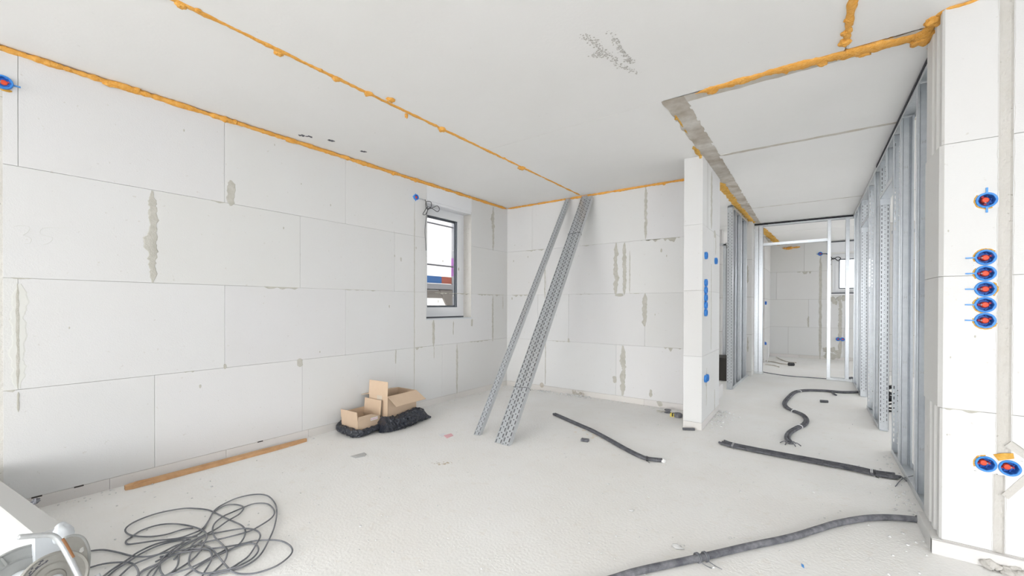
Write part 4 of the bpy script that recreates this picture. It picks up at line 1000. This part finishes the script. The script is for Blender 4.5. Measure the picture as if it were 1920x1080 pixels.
# front thick conduit
pz = .017
path = [fl(u, v, pz) for u, v in ((1080, 1106), (1150, 1085), (1200, 1070), (1310, 1046), (1400, 1025), (1480, 1008), (1530, 993), (1570, 981), (1620, 972), (1660, 970), (1700, 972), (1744, 977))]
e = empty('conduit', path[0]-Zv*pz, 'thick ribbed black conduit crossing the foreground floor', 'conduit')
conduit('ribbed_tube', '', path, .0155, e, 'conduitgrey', pitch=.0055, amp=.0007)
wraptie('cable_tie', e, fl(1308, 1046, .018), path[4]-path[3], (.021, .021), 'cable', .045); wraptie('cable_tie', e, fl(1322, 1044, .018), path[4]-path[3], (.021, .021), 'cable', .06)
wraptie('cable_tie', e, fl(1722, 974, .018), path[-1]-path[-2], (.019, .019), 'cable', .03)
# straight bundle of three
e = empty('conduit_bundle', fl(1355, 828), 'straight flat bundle of black conduits pointing at the right studs', 'conduit')
base = [fl(u, v, .014) for u, v in ((1353, 828), (1375, 835), (1450, 850), (1520, 863), (1600, 878), (1640, 887), (1682, 893))]
for k, dd in enumerate((-.036, -.012, .012, .036)): conduit('ribbed_tube', '', offset([p+(base[-1]-base[0]).normalized()*(.012*((k*7) % 3)) for p in base], dd, (0, .003, -.002, .002)[k]), .0092, e, pitch=.009, amp=.0008)
d = base[2]-base[1]; wraptie('cable_tie', e, base[1]+Zv*.002, d, (.043, .017), 'tie', .03); wraptie('cable_tie', e, base[5]+Zv*.002, d, (.044, .017), 'blackcable', .02); wraptie('cable_tie', e, fl(1634, 884, .016), d, (.044, .017), 'white', .02)
# S-shaped bundle in the corridor
e = empty('conduit_bundle', fl(1487, 832), 'winding black conduit bundle snaking along the corridor floor', 'conduit')
path = [fl(u, v, .014) for u, v in ((1612, 735), (1580, 735.5), (1550, 733), (1515, 732), (1492, 735), (1478, 746), (1471, 757), (1478, 766), (1492, 772), (1505, 778), (1512, 787), (1508, 796), (1494, 803), (1481, 811), (1476, 821), (1482, 830))]
conduit('ribbed_tube', '', offset(path, .011), .0125, e, pitch=.01, amp=.0008); conduit('ribbed_tube', '', offset(path, -.011, .003), .0125, e, pitch=.01, amp=.0008)
conduit('ribbed_tube', '', [fl(u, v, .012) for u, v in ((1560, 733), (1562, 737), (1568, 741))], .011, e, pitch=.01, amp=.0008)
for (u, v, i) in ((1499, 734, 3), (1489, 771, 8), (1499, 800, 11)): wraptie('cable_tie', e, fl(u, v, .018), path[i+1]-path[i], (.028, .018), 'white', .02)
m2 = MB(); c = fl(1482, 832, .01)
for i in range(6): an = i*1.05; m2.tube(spline([c, c+Vector((math.cos(an)*.04, math.sin(an)*.03, .015)), c+Vector((math.cos(an)*.075, math.sin(an)*.05, -.005))], .01), .004, 6)
m2.build('frayed_end', 'conduitgrey', e)
# tube on the room floor
e = empty('conduit_bundle', fl(1245, 864), 'gently bent black conduit pair on floor right of leaning profiles', 'conduit')
path = [fl(u, v, .013) for u, v in ((1039, 776), (1060, 785), (1085, 796), (1110, 807), (1140, 823), (1170, 840), (1200, 855), (1215, 860), (1243, 863))]
conduit('ribbed_tube', '', offset(path, .010), .0115, e, pitch=.01, amp=.0008); conduit('ribbed_tube', '', offset(path, -.010), .0115, e, pitch=.01, amp=.0008)
wraptie('cable_tie', e, fl(1213, 860, .014), path[-1]-path[-2], (.025, .017), 'blackcable', .035)
m2 = MB(); q = fl(1244, 864, .014); m2.blob((q.x, q.y, .012), .016, 4, .4); m2.build('plaster_lump', 'aac', e)
# short pieces
def piece(label, A_, B_, r, n=1, name='conduit_offcut', mat='conduit'):
    e = empty(name, fl(*A_), label, 'conduit'); p, q = fl(*A_, r), fl(*B_, r)
    for k in range(n): conduit('ribbed_tube', '', offset([p, p.lerp(q, .5), q], (k-(n-1)/2)*2*r), r, e, mat, pitch=.008, amp=.0008)
    return e
piece('two short black conduit offcuts lying left of bent conduit', (1090, 824), (1104, 826), .012, 2, mat='conduitgrey')
piece('short black conduit offcut inside the bend on corridor floor', (1538, 752), (1553, 753), .016)
piece('short black conduit offcut at the foot of the pier', (1280, 804), (1303, 805), .012)
# black offcuts by the end frame track and in right room
piece('small black conduit offcut on the end frame floor track', (1588, 711), (1598, 710), .03, name='conduit_offcut')
m2 = MB(); c = fl(1666, 772)
for i in range(9): m2.tube([c+Vector((math.cos(t*.5)*(.10+.004*i), math.sin(t*.5)*.05, .10+.02*i+.05*math.sin(t*.5+i))) for t in range(13)], .009, 6)
m2.tube([c+Vector((-.1, 0, .01)), c+Vector((.1, 0, .01))], .01, 6)
o = m2.build('cable_coil', 'blackcable', loc=tuple(c)); tag(o, 'black cable coil on floor seen through near door opening', 'cable')
# two little things by the pier
e = empty('tape_measure', fl(1268, 781), 'yellow and black tape measure beside the pier foot', 'tape measure')
p = fl(1271, 782); m2 = MB(); m2.lathe((p.x, p.y, .001), Zv, [(.043, 0), (.045, .01), (.045, .03), (.038, .04), (.012, .042), (0, .042)], 20, closed=False); m2.build('case', 'conduitgrey', e, smooth=False)
p2 = fl(1263, 781); m2 = MB(); m2.obox((p2.x-.03, p2.y-.025, .001), Xv*.045, Yv*.04, Zv*.035); m2.build('grip', 'yellow', e)
m2 = MB(); m2.obox((p2.x-.012, p2.y-.0275, .006), Xv*.014, Yv*.043, Zv*.031); m2.build('stripe', 'dark', e)
e = empty('masonry_line_reel', fl(1252, 773), 'grey string reel on floor by the back wall kicker', 'reel')
p = fl(1252, 774); m2 = MB(); m2.lathe((p.x, p.y, .001), Zv, [(.036, 0), (.036, .006), (.024, .008), (.024, .026), (.036, .028), (.036, .034), (.01, .034), (.01, .02), (0, .02)], 20); m2.build('spool', 'conduitgrey', e)
m2 = MB(); q = fl(1236, 773); m2.blob((q.x, q.y, .01), .022, 3, .4, flat=(1.3, .7, .5)); m2.tube([(q.x, q.y, .012), (p.x-.03, p.y, .012)], .005, 6); m2.build('wire_end', 'mortar', e)
# far room floor cables
for L_, r_, lb in ((((1432, 676.5), (1450, 678.5), (1465, 682), (1480, 683)), .012, 'brown cable ending in the black plug on far room floor'), (((1456, 669.5), (1466, 675), (1480, 679), (1493, 680)), .010, 'brown cable nearest the far wall on far room floor'), (((1435, 683), (1450, 685), (1461, 688)), .009, 'shortest brown cable on far room floor, nearest the end frame')):
    m2 = MB(); m2.tube(spline([fl(u, v, .008) for u, v in L_], .05), r_, 6); o = m2.build('brown_cable', 'cast', loc=tuple(fl(*L_[0]))); tag(o, lb, 'cable', 'cables on the far room floor')
m2 = MB(); m2.tube([fl(1479, 683, .03), fl(1488, 683, .03)], .035, 8); o = m2.build('cable_plug', 'blackcable', loc=tuple(fl(1483, 683))); tag(o, 'black plug at end of brown cable in far room', 'plug')
m2 = MB(); m2.tube(spline([hit(u, v, 1, 9.5) for u, v in ((1432, 640), (1438, 642), (1441, 655), (1440, 672), (1438, 680))], .03), .008, 6)
o = m2.build('white_cable', 'white', loc=tuple(hit(1432, 640, 1, 9.5))); tag(o, 'white cable drooping from low box in far room', 'cable')
m2 = MB(); m2.tube(spline([fl(u, v, .006) for u, v in ((1428, 697), (1450, 701), (1480, 705), (1520, 708), (1550, 710))], .05), .008, 6)
o = m2.build('threshold_wire', 'cable', loc=tuple(fl(1428, 697))); tag(o, 'thin grey wire across the end frame doorway floor', 'wire')
# twisted wires beside the nearest floor track
m2 = MB(); c = fl(1692, 900, .01)
m2.tube(spline([fl(1679, 912, .006), fl(1692, 898, .012), fl(1712, 892, .012)], .01), .003, 6); m2.tube(spline([fl(1688, 892, .012), fl(1700, 902, .006)], .01), .003, 6)
o = m2.build('wire_offcut', 'cable', loc=tuple(c)); tag(o, 'twisted grey wire offcut next to the nearest floor track', 'wire')

# ---------------------------------------------------------------- cable heap in the foreground
def CP(pts, z0=.006, seed=0):
    out = []
    for i, (x, y) in enumerate(pts):
        t = i/(len(pts)-1); out.append(fl(160+x/4.571, 900+y/4.571, .007+.008*math.sin(PI*t)*(.8+noise.noise(Vector((seed, i*.9, 0))))))
    return out
strands = [
 [(1095, 272), (1050, 256), (960, 245), (830, 245), (620, 285), (440, 350), (350, 410), (355, 455), (430, 480), (560, 485), (700, 465), (830, 425), (920, 412)],
 [(400, 488), (350, 520), (360, 550), (450, 542), (600, 520), (790, 500), (900, 465), (1000, 420), (1055, 350), (1095, 272)],
 [(390, 490), (480, 432), (620, 387), (750, 375), (880, 390), (980, 420), (1030, 450), (1040, 495), (1000, 570), (960, 640), (880, 710), (720, 810)],
 [(1095, 272), (1160, 220), (1300, 155), (1450, 124), (1560, 135), (1625, 200), (1640, 280), (1620, 400), (1570, 520), (1500, 640), (1400, 720), (1240, 780), (1050, 820)],
 [(1095, 272), (1200, 218), (1290, 210), (1355, 235), (1320, 290), (1220, 350), (1120, 420), (1000, 480), (850, 560), (700, 650), (600, 700)],
 [(1355, 235), (1450, 202), (1560, 205), (1618, 260), (1600, 320), (1500, 390), (1400, 440), (1200, 495), (1000, 540), (850, 600), (760, 680)],
 [(1355, 235), (1250, 280), (1180, 312), (1110, 370), (1090, 430), (1110, 490), (1180, 560), (1215, 620), (1190, 700), (1120, 770), (1060, 825)],
 [(900, 530), (1000, 480), (1100, 458), (1250, 430), (1370, 415), (1460, 430), (1500, 475), (1465, 550), (1400, 650), (1320, 710), (1240, 760)],
 [(880, 600), (1000, 590), (1150, 580), (1340, 548), (1450, 522), (1600, 514), (1700, 530), (1768, 580), (1760, 640), (1650, 730), (1500, 788), (1380, 806), (1270, 790), (1190, 715), (1120, 630), (1060, 575), (960, 550)],
 [(1095, 272), (1230, 338), (1340, 390), (1372, 440), (1350, 510), (1290, 570), (1150, 640), (1000, 720), (850, 825)],
 [(1215, 605), (1300, 570), (1400, 540), (1470, 560), (1480, 612), (1420, 680), (1300, 742), (1180, 775), (1000, 800), (900, 740), (890, 680), (920, 590), (1000, 520)],
 [(960, 480), (750, 515), (600, 550), (450, 620), (350, 690), (240, 760), (150, 830), (80, 900)],
 [(900, 510), (760, 525), (610, 568), (470, 635), (370, 700), (270, 760), (190, 830), (120, 900)],
 [(880, 535), (780, 560), (620, 640), (420, 720), (330, 790), (270, 850)],
 [(40, 608), (150, 598), (280, 620), (400, 650), (540, 655), (700, 620), (900, 590), (1060, 600), (1080, 680), (1020, 790), (990, 850)],
 [(25, 755), (150, 720), (300, 705), (400, 715), (450, 770), (455, 840)],
 [(420, 850), (500, 770), (620, 720), (640, 712), (600, 790), (560, 850)],
 [(680, 830), (640, 770), (650, 690), (720, 620), (800, 560), (880, 500), (1000, 440), (1095, 272)],
 [(800, 650), (790, 730), (740, 790), (640, 840)],
 [(1000, 600), (900, 610), (760, 640), (600, 730), (480, 790), (430, 850)],
 [(980, 500), (860, 540), (780, 600), (700, 670), (560, 780), (520, 850)],
 [(1215, 590), (1080, 660), (950, 730), (820, 780), (640, 830)],
 [(1100, 455), (1020, 480), (940, 530), (870, 600), (740, 640), (640, 660)],
]
mb = MB()
for i, s_ in enumerate(strands): mb.tube(spline(CP(s_, 0, i), .012), .0038, 8)
o = mb.build('cable_heap', 'cable', smooth=True, loc=tuple(fl(390, 1000))); tag(o, 'loosely tangled heap of thin grey extension cable on foreground floor', 'cable')

# ---------------------------------------------------------------- cable reel at the lower left, and the long package behind it
fh = fw0
O = CAM+ray(101, 1086)*1.42; OB = CAM+ray(42, 1096)*1.53
A_ = (O-OB).normalized(); LA = (O-OB).length             # reel axis, to the right and towards the camera
def pp(u, v, off): return plane_hit(u, v, O+A_*off, A_)
ry = (Zv-A_*Zv.dot(A_)).normalized(); rx = ry.cross(A_)
e = empty('cable_reel', (O.x, O.y, 0), 'metal cable reel with bent tube handle at lower left corner', 'cable reel')
m2 = MB(); m2.lathe(O, A_, [(.010, .004), (.028, .004), (.032, -.002), (.050, -.002), (.056, .003), (.078, .003), (.084, .008), (.088, .004), (.088, -.004), (.03, -.010)], 48); m2.build('front_flange', 'drum', e, smooth=False)
m2 = MB()
for k in range(13):
    an = math.radians(100+k*6.8); r0 = .072+.004*((k*5) % 3-1); p = O+A_*.0035+rx*math.cos(an)*r0+ry*math.sin(an)*r0; tdir = (-rx*math.sin(an)+ry*math.cos(an)); rd = (rx*math.cos(an)+ry*math.sin(an))
    m2.obox(p-tdir*.004-rd*.002, tdir*(.006+.003*(k % 2)), rd*.004, A_*.0008)
    p = O+A_*.0035+rx*math.cos(an+.05)*.064+ry*math.sin(an+.05)*.064; m2.obox(p-tdir*.004, tdir*.007, rd*.003, A_*.0008)
m2.build('worn_print', 'ink', e)
m2 = MB(); m2.lathe(O, A_, [(0, .035), (.010, .035), (.014, .03), (.014, -LA+.01)], 20); m2.build('axle', 'zincdull', e)
m2 = MB(); m2.lathe(OB, A_, [(.05, 0), (.05, LA-.01)], 40); m2.build('drum_core', 'wrap', e)
m2 = MB(); m2.lathe(OB, A_, [(.02, .0), (.086, .0), (.090, .004), (.095, 0), (.124, .004), (.131, .012), (.135, .006), (.135, -.006), (.02, -.006)], 48)
for k in range(8):
    an = k*PI/4+.35; rd = rx*math.cos(an)+ry*math.sin(an); td = -rx*math.sin(an)+ry*math.cos(an); m2.obox(OB+A_*.003+rd*.093-td*.003, td*.006, rd*.034, A_*.008)
m2.build('rear_flange', 'greyplastic', e)
tp = [pp(34, 1007, .05), pp(60, 1005, .05), pp(88, 1003, .05), pp(102, 1006, .05), pp(114, 1018, .05), pp(130, 1046, .05), pp(150, 1085, .05), pp(180, 1140, .05)]
m2 = MB(); m2.tube(spline(tp, .006), .0085, 14); m2.build('tube_handle', 'zincdull', e, smooth=True)
m2 = MB(); m2.tube(spline([pp(115.5, 1011, .052), pp(122, 1021, .052), pp(136, 1046, .051)], .006), .0068, 10); m2.build('rusty_patch', 'rust', e, smooth=True)
gp = [(120, 1009), (132, 1005), (145, 1004), (156, 1009), (163, 1020), (167, 1034), (167, 1052), (165, 1070), (161, 1090), (150, 1110), (118, 1050)]
P = [pp(u, v, -.05) for u, v in gp]
m2 = MB(); n = len(P); hc = [pp(u, v, -.05) for u, v in ((157, 1024), (158, 1032), (154, 1036), (148, 1036), (150, 1029))]
# plate with a teardrop opening: bridge polygon
cen = sum(hc, Vector())/len(hc)
def angkey(p): d = p-cen; return math.atan2(d.dot(ry), d.dot(rx))
outer = []; N2 = 48
def rayhit(poly, an):
    d = rx*math.cos(an)+ry*math.sin(an); best = None
    for i in range(len(poly)):
        a = poly[i]-cen; b = poly[(i+1) % len(poly)]-cen
        ax_, ay_, bx_, by_ = a.dot(rx), a.dot(ry), b.dot(rx), b.dot(ry); dx, dy = math.cos(an), math.sin(an)
        den = dx*(by_-ay_)-dy*(bx_-ax_)
        if abs(den) < 1e-12: continue
        t = (ax_*(by_-ay_)-ay_*(bx_-ax_))/den; s2 = (ax_*dy-ay_*dx)/den
        if t > 0 and -1e-6 <= s2 <= 1+1e-6 and (best is None or t > best): best = t
    return cen+d*(best or .01)
for i in range(N2):
    an = 2*PI*i/N2; a, b = rayhit(P, an), rayhit(hc, an)
    for q in (a, b): m2.v.append(tuple(q)); m2.v.append(tuple(q-A_*.004))
for i in range(N2):
    a = i*4; b = ((i+1) % N2)*4
    m2.face((a, b, b+2, a+2)); m2.face((a+1, a+3, b+3, b+1)); m2.face((a, a+1, b+1, b)); m2.face((a+2, b+2, b+3, a+3))
gpl = m2.build('guard_plate', 'drum', e)
m2 = MB(); m2.tube(spline(P[:-1], .006), .0045, 8); m2.build('guard_rim', 'greyplastic', e, smooth=True)
m2 = MB(); 
for s_ in (-.11, .12): m2.tube(spline([O-A_*.05+rx*s_-ry*.05, O-A_*.05+rx*s_*1.1-ry*.14, Vector(((O-A_*.05+rx*s_*1.2).x, (O-A_*.05+rx*s_*1.2).y, .01))], .02), .0085, 10)
m2.build('stand_leg', 'zinc', e, smooth=True)

# long package: flat top and white side, lying behind the reel
zt = .30
t0, t1 = hit(118, 985, 2, zt), hit(0, 901, 2, zt); s0, s1 = hit(61, 998, 2, zt), hit(0, 956, 2, zt)
Ld = (t1-t0).normalized(); Wd = (s0-t0)-Ld*((s0-t0).dot(Ld)); 
e = empty('wrapped_package', (t0.x, t0.y, 0), 'long white wrapped package with pale grey top, behind the cable reel', 'package')
m2 = MB(); c0 = t0-Zv*.012; m2.obox(c0, Ld*1.2, Wd, Zv*.012); m2.build('grey_lid', 'greyface', e)
m2 = MB(); m2.obox(Vector((t0.x, t0.y, .001)), Ld*1.2, Wd, Zv*(zt-.0135)); 
m2.build('white_body', 'wrap', e)
m2 = MB(); m2.blob(t0+Vector((.0, 0, -.035)), .032, 3, .25, 12, seg=18, rings=12, flat=(.8, .9, 1.3)); m2.build('crumpled_wrap', 'wrap', e, smooth=True)
m2 = MB(); m2.blob(hit(67, 940, 2, zt+.01), .012, 4, .5, 20, flat=(1, 1, 1)); m2.build('strap_end', 'conduitgrey', e)
